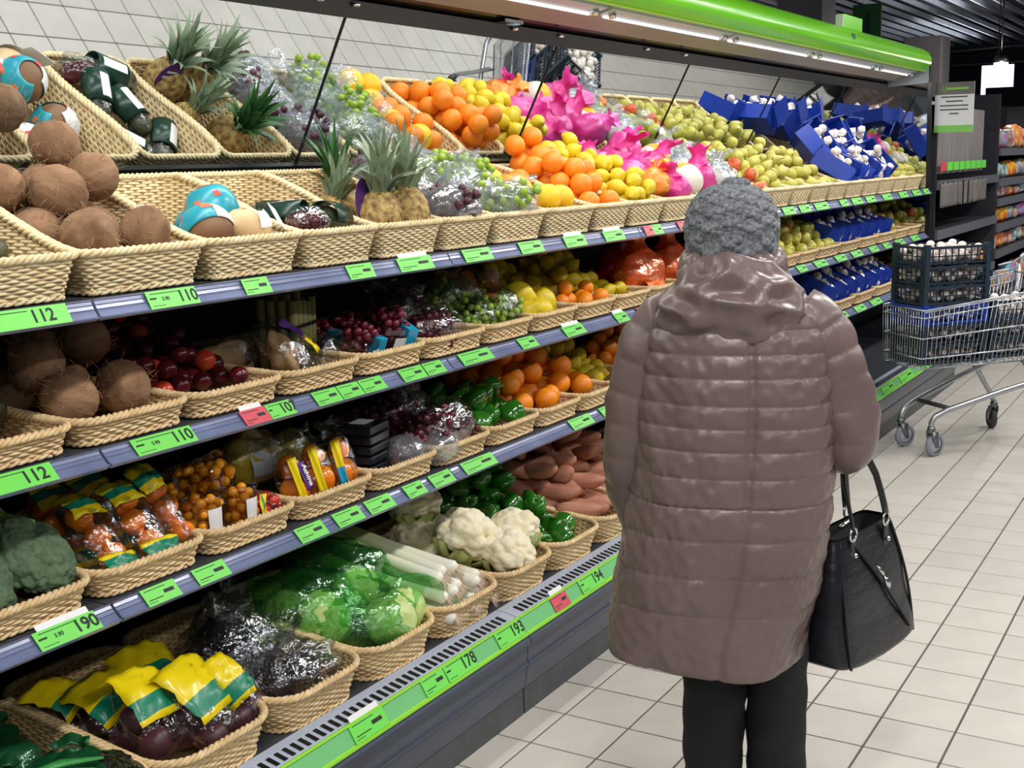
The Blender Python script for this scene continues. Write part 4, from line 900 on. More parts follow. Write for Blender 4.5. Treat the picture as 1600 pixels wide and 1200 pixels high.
for k in range(5):
    t = thing('berry_tray', f'black berry tray, {("lowest", "second", "middle", "fourth", "topmost")[k]} in the stack', 'tray', bpos(b, -.04, .13, .03+k*.028), .2, 'stack of black berry trays')
    MB().box((-.06, -.05, 0), (.06, .05, .022)).obj('tray_body', pm('black_tray', (20, 22, 28), (34, 36, 48), scale=70, rough=.3), t, bevel=.004)
    MB().box((-.063, -.053, .0225), (.063, .053, .0255)).obj('clear_lid', CLEAR, t, bevel=.001)
    if k == 4: MB().box((-.035, -.02, .026), (.03, .03, .0265)).obj('white_label', WHITE, t)
for k in range(4):
    t = thing('berry_tray', f'black berry tray, {("lowest", "second", "third", "top")[k]} in the rear stack', 'tray', bpos(b, -.08, .30, .02+k*.028), 0, 'rear stack of black berry trays'); MB().box((-.06, -.05, 0), (.06, .05, .024)).obj('tray_body', MATS['black_tray'], t, bevel=.004)
bag('grape_bag', 'crumpled bag of dark red grapes hanging over the tray basket', 'grape bag', bpos(b, .085, .08, .06), (.13, .13, .10), 118, CLEARW, [(GRD[0], (0, 0, 0), .6)])
bag('grape_bag', 'clear bag of red grapes right behind the berry trays', 'grape bag', bpos(b, .07, .24, .09), (.18, .2, .15), 119, CLEAR, [(GRD[0], (0, 0, 0), .95)])
b = basket(2, -.276, .010, 'bagged red grapes')
bag('grape_bag', 'large crinkled bag of red grapes drooping over the third shelf basket', 'grape bag', bpos(b, -.03, .08, .10), (.28, .18, .17), 120, CLEAR, [(GRD[0], (-.06, 0, -.01), 1.0), (GRD[0], (.06, 0, -.02), .9)], (-.1, .1, .17, .09), 'bags of red grapes on the third shelf')
bag('grape_bag', 'clear bag of red grapes at the rear of the third shelf', 'grape bag', bpos(b, -.02, .26, .12), (.26, .2, .2), 121, CLEAR, [(GRD[0], (0, 0, 0), 1.2)], (0, 0, .17, .07), 'bags of red grapes on the third shelf')
bag('crumpled_clear_bag', 'grey crumpled film hanging over the grape basket rim', 'bag', bpos(b, -.10, .035, .055), (.16, .10, .10), 122, CLEARW)
b = basket(2, .013, .318, 'green peppers'); heap(b, [('pepper', 15)], 'green bell pepper in the third shelf basket', .3, 31, 60, y0=.0, y1=.3)
b = basket(2, .321, .610, 'oranges'); heap(b, [('orange', 36)], 'orange in the third shelf orange basket', .75, 32, 60, y0=.0)
b = basket(2, .613, .880, 'the last oranges'); heap(b, [('orange', 26)], 'orange in the right third shelf orange basket beside the shopper', .6, 33, 60, y0=.0)
b = basket(2, .883, 1.19, 'lemons'); heap(b, [('lemon', 34)], 'lemon on the third shelf behind the shopper shoulder', .6, 34, 40, y0=.0)
for k, (xl, xr) in enumerate([(2.703, 3.01), (3.013, 3.32), (3.323, 3.63), (4.96, 5.40)]):
    b = basket(2, xl, xr, ('small green pears', 'green pears', 'yellowish pears', 'dark pears')[k]); heap(b, [('pear', 24)], f'green pear in the {("first", "second", "third", "last")[k]} pear basket on the third shelf', .7, 70+k, 40, y0=.0, y1=.34)
for k, (xl, xr) in enumerate([(3.633, 4.06), (4.063, 4.50), (4.503, 4.957)]):
    b = basket(2, xl, xr, f'{("the first","the middle","the last")[k]} blue garlic cartons')
    for q_ in range(2): garlic_box(f'{("left","right")[q_]} blue garlic carton in the {("first","second","third")[k]} carton basket of the third shelf', bpos(b, -.105+.21*q_, .04, .03), (.45, 0, .05), 10, .19, .26, .11)
# ---- bottom deck
b = basket(3, -1.86, -1.545, 'bagged greens')
for k, (dx, dy, z) in enumerate([(.07, .12, .10), (-.06, .16, .10), (.03, .32, .12)]):
    bag('greens_bag', ('front', 'left', 'rear')[k]+' dark green plastic bag of leafy vegetables in the corner basket', 'bag', bpos(b, dx-.03, dy+.03, z-.025), (.19, .24, .13), 130+k, DGRF, None, (.05, .05, .07, .03), 'dark green bags in the corner')
for k in range(4):
    o = MB().tube([(0, 0, 0), (.01, .08, .012), (.03, .17, .006)], [.006, .016, .004], 8, flat=.45).obj('green_stalk', pm('bright_stalk', (70, 160, 84), (48, 132, 66), scale=20, rough=.35), None, True); o.location = bpos(b, -.02+.03*k, .05+.01*k, .125+.008*k); o.rotation_euler = (.05, .1, 1.0+.12*k); tag(o, f'green stalk vegetable showing in the corner bag, {("leftmost","second","third","rightmost")[k]}', 'stalk', 'stalks in the corner bag')
bag('black_plastic_bag', 'black plastic bag draped over the corner basket edge', 'bag', bpos(b, .09, .12, .085), (.16, .20, .09), 135, film('black_film', (10, 10, 14), base=.2, edge=.6, body=(12, 12, 16), body_fac=.9))
b = basket(3, -1.540, -1.20, 'yellow printed bags')
beet = from_ball('dark_root', pm('beet_skin', (92, 48, 52), (64, 34, 44), scale=14, rough=.4), .036, f_lump(14, .06, 3), 14, 18)
def ybag(label, loc, rot, w, h, seed, full=True):
    t = thing('yellow_bag', label, 'vegetable bag', loc, rot=rot, group='yellow printed bags of dark roots')
    mb = MB(); mb.loft(blob((w, .10, h), seed, .07)); mb.obj('bag_film', CLEAR, t, True)
    for k in range(4): link('dark_root', beet, t, (-w*.25+(k % 2)*w*.5, 0, -h*.28+(k//2)*.07), (k, k, 0))
    panel(t, look((0, -.056, h*.16), (0, -1, .1)), w*.98, h*.62, [(YELM, .12), (TEAL, .36), (YELM, 1)], .022, seed=seed)
    return t
ybag('big yellow bag with green band facing forward in its basket', bpos(b, .055, .13, .115), (-.8, .1, .35), .2, .25, 141)
ybag('folded yellow bag left of the big one', bpos(b, -.05, .17, .13), (-.9, .2, .1), .17, .23, 142)
ybag('narrow bag with upright yellow label at the right basket edge', bpos(b, .135, .12, .115), (-.7, -.15, .1), .09, .2, 143)
ybag('dull yellow bag lying further back', bpos(b, -.03, .30, .10), (-1.1, 0, .2), .2, .22, 144); ybag('dull yellow bag at the left rear', bpos(b, -.09, .40, .10), (-1.1, .1, .5), .18, .2, 145); ybag('clear topped yellow bag at the right rear', bpos(b, .09, .33, .11), (-1., 0, -.2), .15, .22, 146)
b = basket(3, -1.195, -.868, 'eggplants in clear film')
egg = from_ball('eggplant', pm('eggplant_skin', (30, 24, 34), (40, 30, 42), scale=8, rough=.2), .042, f_pear, 18, 20, sc=(1, 1, 1.25))
for k, (dx, dy, z, s_) in enumerate([(.01, .12, .09, (.27, .2, .13)), (-.04, .27, .12, (.26, .22, .16)), (.06, .38, .12, (.22, .2, .16))]):
    bag('eggplant_bag', ('front', 'middle', 'rear')[k]+' crinkled clear bag of black eggplants', 'bag', bpos(b, dx, dy, z), s_, 151+k, SHINE, [(egg, (-.06, 0, -.01), .9), (egg, (.05, .02, -.01), .9), (egg, (0, -.02, .01), .85)], (-.02+.05*k, .03, .13, .06), 'bags of eggplants', a=.16)
b = basket(3, -.863, -.545, 'bagged lettuces')
lettuce('pale lettuce at the front of the lettuce basket', bpos(b, .03, .08, .105), (.4, .3, .5), 1.0); lettuce('green lettuce at the right front corner of its basket', bpos(b, .12, .11, .10), (.2, .5, 2), .9)
lettuce('lettuce at the left of the green film', bpos(b, -.075, .22, .12), (.6, -.3, 1), 1.05); lettuce('lettuce under the green film in the middle', bpos(b, .08, .24, .15), (.1, .2, 3), .95); lettuce('lettuce low at the left rear of its basket', bpos(b, -.05, .37, .10), (.1, .2, 3), 1.)
for k, (dx, dy, z, s_) in enumerate([(.0, .15, .11, (.30, .26, .19)), (-.05, .30, .14, (.28, .3, .2)), (.10, .33, .18, (.26, .3, .2))]):
    bag('green_film_bag', ('front', 'left rear', 'right rear')[k]+' translucent green bag over the lettuces', 'bag', bpos(b, dx, dy, z), s_, 155+k, GRNF, None, None, 'green bags over the lettuces', a=.14)
b = basket(3, -.540, -.225, 'leeks')
for k in range(13):
    row = k//5; o = link('leek_shaft', leek_me, None, bpos(b, -.10+.050*(k % 5)+.02*row, .02+.03*row+rng.uniform(-.015, .02), .060+.044*row), (.10+.05*row, 0, rng.uniform(-.06, .10)+.06), scale=rng.uniform(.95, 1.12))
    o.name = 'leek'; tag(o, f'leek with white root end, {("bottom", "middle", "top")[row]} layer of the leek basket', 'leek', f'{("bottom", "middle", "top")[row]} layer of leeks'); q_ = link('root_hair', root_me, o); q_['kind'] = 'stuff'
th = np.linspace(0, 1, 18); S_ = np.zeros((18, 22, 3))
for i in range(18):
    for j in range(22):
        u, v = i/17, j/21; S_[i, j] = (-.24+.24*v, .04+.30*u, .06+.15*math.sin(PI*min(1, v*1.15+.1))*(.5+.5*u)+.02*u)
S_ += .016*np.stack([wnoise(S_, 40, 3), wnoise(S_, 40, 4), wnoise(S_, 45, 5)], -1)
o = MB().grid(S_).obj('green_film_sheet', GRNF, None, True); o.location = bpos(b, 0, 0, .03); tag(o, 'crinkled translucent green film draped over the leeks', 'film')
b = basket(3, -.220, .100, 'cauliflowers')
cauliflower('front cauliflower of the three large white ones', bpos(b, -.02, .08, .125), (.55, .0, .4), 1.0); cauliflower('left upper cauliflower of the three large white ones', bpos(b, -.06, .20, .17), (.45, -.25, 1.4), 1.12); cauliflower('right upper cauliflower next to the green peppers', bpos(b, .095, .13, .15), (.4, .3, 2.3), 1.0)
cauliflower('cauliflower partly shaded at the back left of its basket', bpos(b, -.09, .37, .13), (.3, -.3, .4), 1.0); cauliflower('cauliflower partly shaded at the back right of its basket', bpos(b, .06, .40, .10), (.3, .2, .4), 1.)
cauliflower('cauliflower on top of the rear pair', bpos(b, -.05, .40, .25), (.2, 0, 2), .95)
b = basket(3, .105, .425, 'green peppers'); heap(b, [('pepper', 38)], 'glossy green bell pepper on the bottom deck', .55, 37, 60, y0=.0)
b = basket(3, .430, .748, 'sweet potatoes'); heap(b, [('sweet', 52)], 'reddish sweet potato on the bottom deck', .7, 38, 60, y0=.02)
b = basket(3, .753, 1.07, 'more sweet potatoes'); heap(b, [('sweet', 34)], 'reddish sweet potato in the basket hidden behind the shopper', .8, 39, 40, y0=.02)
b = basket(3, 3.05, 3.36, 'tomatoes and carrots'); heap(b, [('apple', 9)], 'red tomato in the bottom deck basket beside the cart', .4, 41, 40)
CAR = pm('carrot_orange', (240, 130, 40), rough=.5)
for k in range(4):
    o = MB().tube([(0, 0, 0), (.0, .05, 0), (0, .16, 0)], [.012, .013, .003], 9).obj('carrot', CAR, None, True); o.location = bpos(b, -.08+.03*k, .10, .13+.012*k); o.rotation_euler = (.2, 0, 2.2+.1*k); tag(o, 'orange carrot lying on the tomatoes beside the cart', 'carrot', 'carrots beside the cart')
b = basket(3, 2.72, 3.04, 'dark vegetables'); heap(b, [('avocado', 12)], 'dark vegetable in the basket behind the shopper arm', .4, 42, 30)

# ---- stock in the stretch the shopper stands in front of
for k in range(2):
    b = basket(1, 1.503+.298*k, 1.798+.298*k, f'{("orange", "red")[k]} bags behind the shopper head'); bag('fruit_bag', f'{("orange", "red")[k]} fruit bag on the second shelf behind the shopper head', 'bag', bpos(b, 0, .13, .10), (.25, .2, .18), 95+k, (ORP, MATS['red_film'])[k], None, (0, .02, .16, .04))
for k in range(5):
    b = basket(2, 1.195+.301*k, 1.493+.301*k, f'{("mandarins", "apples")[k % 2]} behind the shopper, {("first", "second", "third", "fourth", "fifth")[k]} basket'); heap(b, [(('mandarin', 'apple')[k % 2], 22)], f'{("small mandarin", "red apple")[k % 2]}, {("first", "second", "third", "fourth", "fifth")[k]} third shelf basket behind the shopper', .5, 80+k, 30, y1=.36)
for k in range(5):
    b = basket(3, 1.075+.328*k, 1.40+.328*k, f'{("peppers", "sweet potatoes")[k % 2]} behind the shopper, {("first", "second", "third", "fourth", "fifth")[k]} basket'); heap(b, [(('pepper', 'sweet')[k % 2], 14)], f'{("green pepper", "sweet potato")[k % 2]}, {("first", "second", "third", "fourth", "fifth")[k]} bottom basket behind the shopper', .5, 85+k, 30, y1=.4)

# ------------------------------------------------------------------ shopper seen from behind
PX, PY, PH = -.5385, .1704, math.radians(20.65)
person = thing('person', 'person in a taupe quilted hooded coat and grey knitted hat, seen from behind', 'person', (PX, PY, 0), PH-PI/2)
COAT = pm('coat_taupe_nylon', (116, 97, 95), (108, 90, 89), scale=5, rough=.34, bump=.5, bscale=30, spec=.55)
SKIN = pm('skin', (206, 160, 136), rough=.5)
TROU = pm('trouser_black', (20, 22, 28), (16, 17, 22), scale=30, rough=.85)
# one continuous body
def skin_body():
    V = {'pelvis': ((.0, .0, .80), .115), 'waist': ((-.005, 0, .95), .11), 'chest': ((0, .01, 1.13), .12), 'neck0': ((-.01, .03, 1.25), .06), 'neck': ((-.012, .05, 1.31), .05), 'head0': ((-.015, .065, 1.365), .075), 'head1': ((-.015, .065, 1.425), .080), 'head2': ((-.015, .055, 1.455), .06),
         'shl': ((-.14, .01, 1.20), .055), 'ell': ((-.24, .02, .95), .04), 'wrl': ((-.20, .13, .74), .03), 'hal': ((-.16, .16, .69), .028),
         'shr': ((.14, .01, 1.20), .055), 'elr': ((.252, .0, .95), .04), 'wrr': ((.20, .24, .96), .03), 'har': ((.15, .30, .97), .028),
         'hpl': ((-.065, .0, .76), .085), 'knl': ((-.055, .02, .44), .055), 'anl': ((-.05, .0, .09), .038), 'tol': ((-.055, .11, .035), .032),
         'hpr': ((.085, .0, .76), .085), 'knr': ((.10, .02, .44), .055), 'anr': ((.10, .03, .09), .038), 'tor': ((.105, .14, .035), .032)}
    E = [('pelvis', 'waist'), ('waist', 'chest'), ('chest', 'neck0'), ('neck0', 'neck'), ('neck', 'head0'), ('head0', 'head1'), ('head1', 'head2'), ('chest', 'shl'), ('shl', 'ell'), ('ell', 'wrl'), ('wrl', 'hal'), ('chest', 'shr'), ('shr', 'elr'), ('elr', 'wrr'), ('wrr', 'har'),
         ('pelvis', 'hpl'), ('hpl', 'knl'), ('knl', 'anl'), ('anl', 'tol'), ('pelvis', 'hpr'), ('hpr', 'knr'), ('knr', 'anr'), ('anr', 'tor')]
    for s_, h, d in (('r', np.array([.15, .30, .97]), np.array([-.75, .62, -.1])), ('l', np.array([-.16, .16, .69]), np.array([.5, .5, -.7]))):
        d = d/np.linalg.norm(d); sd = np.cross(d, [0, 0, 1.]); sd /= np.linalg.norm(sd); dn = np.cross(sd, d)
        for k in range(4):
            o_ = (k-1.5)*.019; L_ = (.062, .072, .068, .052)[k]; p0 = h+d*.035+sd*o_; p1 = p0+d*L_*.5+dn*-.004*0; p2 = p0+d*L_*.85-dn*.02
            V[f'f{s_}{k}0'] = (tuple(p0), .0105); V[f'f{s_}{k}1'] = (tuple(p1), .009); V[f'f{s_}{k}2'] = (tuple(p2), .0075); E += [('ha'+s_, f'f{s_}{k}0'), (f'f{s_}{k}0', f'f{s_}{k}1'), (f'f{s_}{k}1', f'f{s_}{k}2')]
        t0 = h+d*.005+sd*.03; V[f't{s_}0'] = (tuple(t0), .011); V[f't{s_}1'] = (tuple(t0+d*.035+sd*.018), .009); E += [('ha'+s_, f't{s_}0'), (f't{s_}0', f't{s_}1')]
    ks = list(V); me = bpy.data.meshes.new('body'); me.from_pydata([V[k][0] for k in ks], [(ks.index(a), ks.index(b_)) for a, b_ in E], [])
    me.materials.append(SKIN); o = link('body', me, person)
    o.modifiers.new('skin', 'SKIN'); sv = me.skin_vertices[0].data
    for i, k in enumerate(ks): sv[i].radius = (V[k][1], V[k][1]); sv[i].use_root = (k == 'pelvis')
    sd_ = o.modifiers.new('smooth', 'SUBSURF'); sd_.levels = 1; sd_.render_levels = 2
    return o
skin_body()
fc = MB(); fc.loft(ball(8, 10)*np.array([.013, .02, .018])+np.array([-.015, .155, 1.375])); fc.obj('nose', SKIN, person, True)
for s_ in (-1, 1):
    fc = MB(); fc.loft(ball(10, 12)*np.array([.010, .02, .030])+np.array([-.015+s_*.088, .055, 1.365])); fc.obj('ear', SKIN, person, True)
    fc = MB(); fc.loft(ball(8, 10)*.010+np.array([-.015+s_*.03, .138, 1.41])); fc.obj('eye', pm('eye_dark', (50, 40, 36), rough=.2), person, True)
fc = MB(); fc.loft(ball(8, 12)*np.array([.024, .008, .006])+np.array([-.015, .142, 1.345])); fc.obj('mouth', pm('lip', (176, 110, 104), rough=.5), person, True)
SEAM = [.445, .587, .673, .758, .832, .897, .956, 1.007, 1.056, 1.115, 1.165, 1.215, 1.27, 1.36]
def puff(z):
    z = np.asarray(z); i = np.clip(np.searchsorted(SEAM, z)-1, 0, len(SEAM)-2); a = np.array(SEAM)[i]; b_ = np.array(SEAM)[i+1]
    t = np.clip((z-a)/(b_-a), 0, 1); return np.clip(np.sin(PI*t), 0, 1)**.30
def interp_rings(keys, zs):
    K = np.array(keys); return [np.interp(zs, K[:, 0], K[:, c]) for c in range(1, K.shape[1])]
# coat body:   z,    cx,    cy,   half width, half depth
keys = [(.445, -.070, .01, .222, .185), (.52, -.065, .01, .226, .188), (.60, -.045, .008, .230, .186), (.70, -.028, .006, .230, .182), (.80, -.015, .004, .226, .175), (.90, -.006, .004, .220, .168), (1.0, .0, .005, .216, .160), (1.10, .0, .008, .212, .152),
        (1.18, -.002, .012, .205, .142), (1.23, -.004, .016, .190, .130), (1.27, -.006, .022, .165, .115), (1.30, -.008, .028, .130, .100), (1.33, -.01, .036, .098, .088), (1.36, -.012, .042, .086, .082)]
zs = np.linspace(.445, 1.36, 280); cx_, cy_, hw_, hd_ = interp_rings(keys, zs)
ker = np.ones(13)/13
sm = lambda A: np.convolve(np.pad(A, 6, 'edge'), ker, 'valid')
cx_, cy_, hw_, hd_ = map(sm, (cx_, cy_, hw_, hd_))
th = np.linspace(0, 2*PI, 240, endpoint=False); R = []
for i, z in enumerate(zs):
    c, s_ = np.cos(th), np.sin(th); e = .78
    x = hw_[i]*np.sign(c)*np.abs(c)**e; y = hd_[i]*np.sign(s_)*np.abs(s_)**e
    sag = .012*np.cos(th+PI/2)*0; back = np.exp(-((np.angle(np.exp(1j*(th+PI/2-.10))))/.028)**2)
    zz = z + .010*np.sin(2*th+1.0)*(1 if z < 1.2 else 0)*0
    pf = puff(z)
    n_ = np.stack([c, s_], 1)
    P = np.stack([x, y, 0*x+z], 1)
    wr = np.abs(wnoise(P*np.array([1, 1, .45]), 48, 77, 7))*-.0042+wnoise(P*np.array([1.6, 1.6, 1.]), 120, 78, 9)*.0012
    tight = .0030*np.sin(th*58+3*math.sin(z*40))*(1-pf)*np.clip(wnoise(P, 20, 5), 0, 1)
    off = .0100*pf-.0085*back+wr*(.4+.6*pf)*1.25+tight
    low = np.clip((.60-z)/.15, 0, 1); off = off+.010*low*np.sin(5*th+1.3)
    R.append(np.stack([cx_[i]+x+n_[:, 0]*off, cy_[i]+y+n_[:, 1]*off, zz+.012*low*np.sin(th*2+.6)-.014*low*np.cos(th+PI/2)*0], 1))
cb = MB(); cb.loft(R, False, True); cb.obj('coat', COAT, person, True)
lin = MB(); lin.loft([np.stack([cx_[i]+(hw_[i]-.012)*np.cos(th), cy_[i]+(hd_[i]-.012)*np.sin(th), 0*th+zs[i]+.004], 1) for i in (0, 20, 60)], False, True); lin.obj('coat_lining', pm('coat_lining', (40, 34, 36), rough=.8), person, True)
def sleeve(pts, seams=9, seed=3, nm='sleeve'):
    K = np.array(pts); n = 120; t = np.linspace(0, len(K)-1, n)
    C4 = np.stack([np.interp(t, np.arange(len(K)), K[:, c]) for c in range(4)], 1)
    kr = np.ones(17)/17
    for c in range(4): C4[:, c] = np.convolve(np.pad(C4[:, c], 8, 'edge'), kr, 'valid')
    P = C4[:, :3]; T = np.gradient(P, axis=0); T /= np.linalg.norm(T, axis=1)[:, None]; U = np.array([0, 1., 0]); RR = []
    th = np.linspace(0, 2*PI, 64, endpoint=False)
    L_ = np.r_[0, np.cumsum(np.linalg.norm(np.diff(P, axis=0), axis=1))]
    for i in range(n):
        U = U-T[i]*(U@T[i]); U /= np.linalg.norm(U); W = np.cross(T[i], U); u = L_[i]/L_[-1]*seams; pf = abs(math.sin(PI*u))**.38
        Q = P[i]+(np.cos(th)[:, None]*U+np.sin(th)[:, None]*W)*C4[i, 3]
        r_ = C4[i, 3]+.009*pf-.0065*np.abs(wnoise(Q*np.array([1, 1, .6]), 52, seed, 7))*pf+.002+.0016*np.sin(th*22+2*u)*(1-pf)
        RR.append(P[i]+(np.cos(th)[:, None]*U+np.sin(th)[:, None]*W)*r_[:, None])
    mb = MB(); mb.loft(RR); return mb.obj(nm, COAT, person, True)
sleeve([(-.120, .015, 1.245, .060), (-.175, .012, 1.20, .068), (-.205, .008, 1.13, .066), (-.228, .008, 1.04, .062), (-.242, .01, .95, .058), (-.246, .03, .86, .055), (-.232, .07, .77, .051), (-.205, .115, .70, .045), (-.185, .14, .675, .040)], 9, 3)
sleeve([(.125, .015, 1.245, .060), (.165, .012, 1.215, .070), (.20, .006, 1.14, .069), (.232, .0, 1.06, .067), (.250, -.004, .985, .066), (.250, .02, .935, .063), (.238, .09, .93, .058), (.222, .17, .945, .052), (.205, .225, .957, .045)], 9, 5)
# hood: a puffy shell lying on the upper back, with a gathered collar rim around the neck
B = ball(60, 90); P = B*np.array([.160, .100, .122]); z = B[..., 2]
P[..., 0] *= 1-.18*np.clip(z, 0, 1)-.10*np.clip(-z-.5, 0, 1)
ang = np.arctan2(B[..., 1], B[..., 0]); fold = np.abs(wnoise(B*np.array([1, 1, 1.6]), 5.5, 41, 6))
k = 1-.14*fold+.06+.018*wnoise(B, 22, 42, 8)-.05*np.exp(-((B[..., 0]-.25)/.03)**2)*(B[..., 1] < 0)*np.clip(1-np.abs(z-.1), 0, 1)-.045*np.exp(-((B[..., 0]+.30)/.03)**2)*(B[..., 1] < 0)*np.clip(1-np.abs(z-.1), 0, 1)
P = P*k[..., None]; P[..., 2] += -.02*B[..., 1]*0
hb_ = MB(); hb_.loft(P+np.array([-.014, -.052, 1.262])); hb_.obj('hood', COAT, person, True)
a = np.linspace(0, 2*PI, 120, endpoint=False); RR = []
for i in range(26):
    ph = 2*PI*i/26; rr = .021*(1+.14*np.sin(a*17)+.14*np.sin(a*7+1))
    RR.append(np.stack([-.012+(.098+rr*math.cos(ph))*np.cos(a), .012+(.100+rr*math.cos(ph))*np.sin(a), 1.342-.010*np.sin(-a)+1.7*rr*math.sin(ph)], 1))
mb = MB(); mb.grid(RR, True, True); mb.obj('hood_collar', COAT, person, True)
# knitted hat
n1, n2 = 110, 220; u = np.linspace(0, 1, n1)[:, None]; a = np.linspace(0, 2*PI, n2, endpoint=False)[None]
ph = .02+u*2.02; rad = np.sin(np.minimum(ph, PI/2))**.72*np.where(ph > PI/2, 1-.16*(ph-PI/2), 1); hz = np.where(ph <= PI/2, np.cos(ph)*.100, -(ph-PI/2)*.175)
cab = 7; wob = np.sin(2*PI*(u*6))*.9
cable = np.abs(np.sin(cab*a+wob*1.6))*.55+.45*np.abs(np.sin(cab*a-wob*1.6+.8)); purl = .55+.45*np.sin(2*PI*u*6+np.sign(np.sin(cab*a))*1.2)
knit = .0045*np.sin(2*PI*u*58)*np.sin(a*110)*.25
rr = 1+(.095*cable*purl-.02)*np.clip(u*4, 0, 1)
slouch = .012*np.exp(-((u-.12)/.1)**2)
hx_ = .100*rad*rr*np.cos(a); hy_ = .112*rad*rr*np.sin(a)
hz_ = 1.424+hz*1.0+knit+.010*np.clip(.3-u, 0, 1)*(cable-.5)+.030*np.clip(u-.6, 0, 1)*2.5*np.clip(np.sin(a), 0, 1)
HATM = pm('heather_wool', (146, 150, 156), (92, 95, 102), scale=130, rough=.95, bump=.9, bscale=420)
hat = MB(); hat.loft(np.stack([hx_-.014, hy_+.050+slouch*0, hz_], -1), True, False)
ho = hat.obj('knitted_hat', HATM, person, True, solid=.004)
bun = MB(); bun.loft(ball(14, 30)*np.array([.030, .030, .014])*(1+.16*np.sin(9*np.arctan2(ball(14, 30)[..., 1], ball(14, 30)[..., 0])))[..., None]+np.array([-.005, .045, 1.526])); bun.obj('hat_gather', HATM, person, True)
# trousers and shoes
def leg(pts, seed):
    K = np.array(pts); n = 50; t = np.linspace(0, len(K)-1, n); C4 = np.stack([np.interp(t, np.arange(len(K)), K[:, c]) for c in range(5)], 1); th = np.linspace(0, 2*PI, 40, endpoint=False); RR = []
    for i in range(n):
        Q = np.stack([C4[i, 0]+C4[i, 3]*np.cos(th), C4[i, 1]+C4[i, 4]*np.sin(th), 0*th+C4[i, 2]], 1); RR.append(Q*1+.004*np.stack([np.cos(th), np.sin(th), 0*th], 1)*wnoise(Q*np.array([1, 1, 1.6]), 38, seed)[:, None])
    mb = MB(); mb.loft(RR); mb.obj('trouser_leg', TROU, person, True)
leg([(-.04, 0, .80, .10, .11), (-.045, .0, .6, .088, .10), (-.042, .005, .40, .074, .085), (-.042, .0, .2, .072, .08), (-.045, .01, .05, .070, .085)], 6)
leg([(.075, 0, .80, .10, .11), (.085, .0, .6, .088, .10), (.098, .015, .40, .074, .085), (.103, .02, .2, .070, .08), (.105, .03, .05, .068, .085)], 8)
for sx, sy in ((-.045, .01), (.105, .04)):
    mb = MB(); mb.loft([[(sx+w_*math.cos(a_), sy+.04+l_*math.sin(a_), z_) for a_ in np.linspace(0, 2*PI, 20, endpoint=False)] for w_, l_, z_ in ((.042, .125, 0), (.046, .13, .015), (.045, .125, .04), (.036, .09, .07), (.034, .06, .09))]); mb.obj('shoe', pm('shoe_black', (18, 18, 20), rough=.5), person, True)

# ------------------------------------------------------------------ handbag hanging from the forearm
hbag = thing('handbag', 'large black embossed leather handbag hanging from the shopper forearm', 'handbag', (PX, PY, 0), PH-PI/2)
LEA = pm('black_leather', (22, 26, 34), (16, 19, 26), scale=14, rough=.34, bump=.55, bscale=26, stretch=(.5, .5, 1.6), spec=.5)
LES = pm('black_strap', (16, 18, 24), rough=.38)
A_ = np.array([.527, .85, 0]); A_ /= np.linalg.norm(A_); N_ = np.array([.85, -.527, 0]); N_ /= np.linalg.norm(N_)
def bagpt(l, n, z): c = np.array([.292-.018*(z-.41)/.3, .165, 0]); return c+A_*l+N_*n+np.array([0, 0, z])
RR = []; m_ = 72; a = np.linspace(0, 2*PI, m_, endpoint=False)
for i in range(40):
    t = i/39; z = .405+.30*t; L_ = .190-.040*t+.018*math.sin(PI*t); W_ = .082-.040*t+.006*math.sin(PI*t)
    if i == 0: L_ -= .016; W_ -= .02
    if i == 1: L_ -= .005; W_ -= .006
    c, s_ = np.cos(a), np.sin(a); l = L_*np.sign(c)*np.abs(c)**.32; n = W_*np.sign(s_)*np.abs(s_)**.32
    zt = z
    Q = np.array([bagpt(l[j], n[j], zt) for j in range(m_)]); Q[:, 2] -= .016*(1-t)*(1-(l/L_)**2)
    Q += .0035*wnoise(Q, 26, 5)[:, None]*np.stack([c*0+N_[0], c*0+N_[1], 0*c], 1); RR.append(Q)
mb = MB(); mb.loft(RR, True, False); mb.obj('bag_body', LEA, hbag, True)
mb = MB(); mb.loft([np.array([bagpt(.128*np.sign(np.cos(q))*abs(np.cos(q))**.32, .034*np.sign(np.sin(q))*abs(np.sin(q))**.32, z) for q in a]) for z in (.704, .66)], False, True); mb.obj('bag_mouth', pm('bag_inside', (10, 10, 12), rough=.9), hbag, True)
for s_ in (-1, 1):   # piped front edges
    mb = MB(); mb.tube([bagpt(s_*.915*(.180-.040*t+.016*math.sin(PI*t)), .925*(.082-.040*t+.006*math.sin(PI*t)), .41+.292*t) for t in np.linspace(0, 1, 14)], .0035, 6); mb.obj('edge_piping', LES, hbag, True)
zp = [bagpt(-.085+.21*t, .080-.036*(1-t)+.0085*math.sin(PI*t)+.004, .69-.255*t) for t in np.linspace(0, 1, 14)]
mb = MB(); mb.tube(zp, .0045, 6, flat=.6); mb.obj('zip', pm('zip_tape', (8, 8, 10), rough=.6), hbag, True)
mb = MB(); mb.tube([bagpt(-.01, .071, .62), bagpt(.003, .076, .605), bagpt(.012, .078, .59)], [.003, .005, .003], 8); q0 = mb.obj('zip_pull', CHROME, hbag, True)
mb = MB(); mb.tube([bagpt(.012, .079, .59), bagpt(.022, .081, .572), bagpt(.028, .081, .560)], [.003, .0085, .006], 8); mb.obj('zip_pull', CHROME, hbag, True)
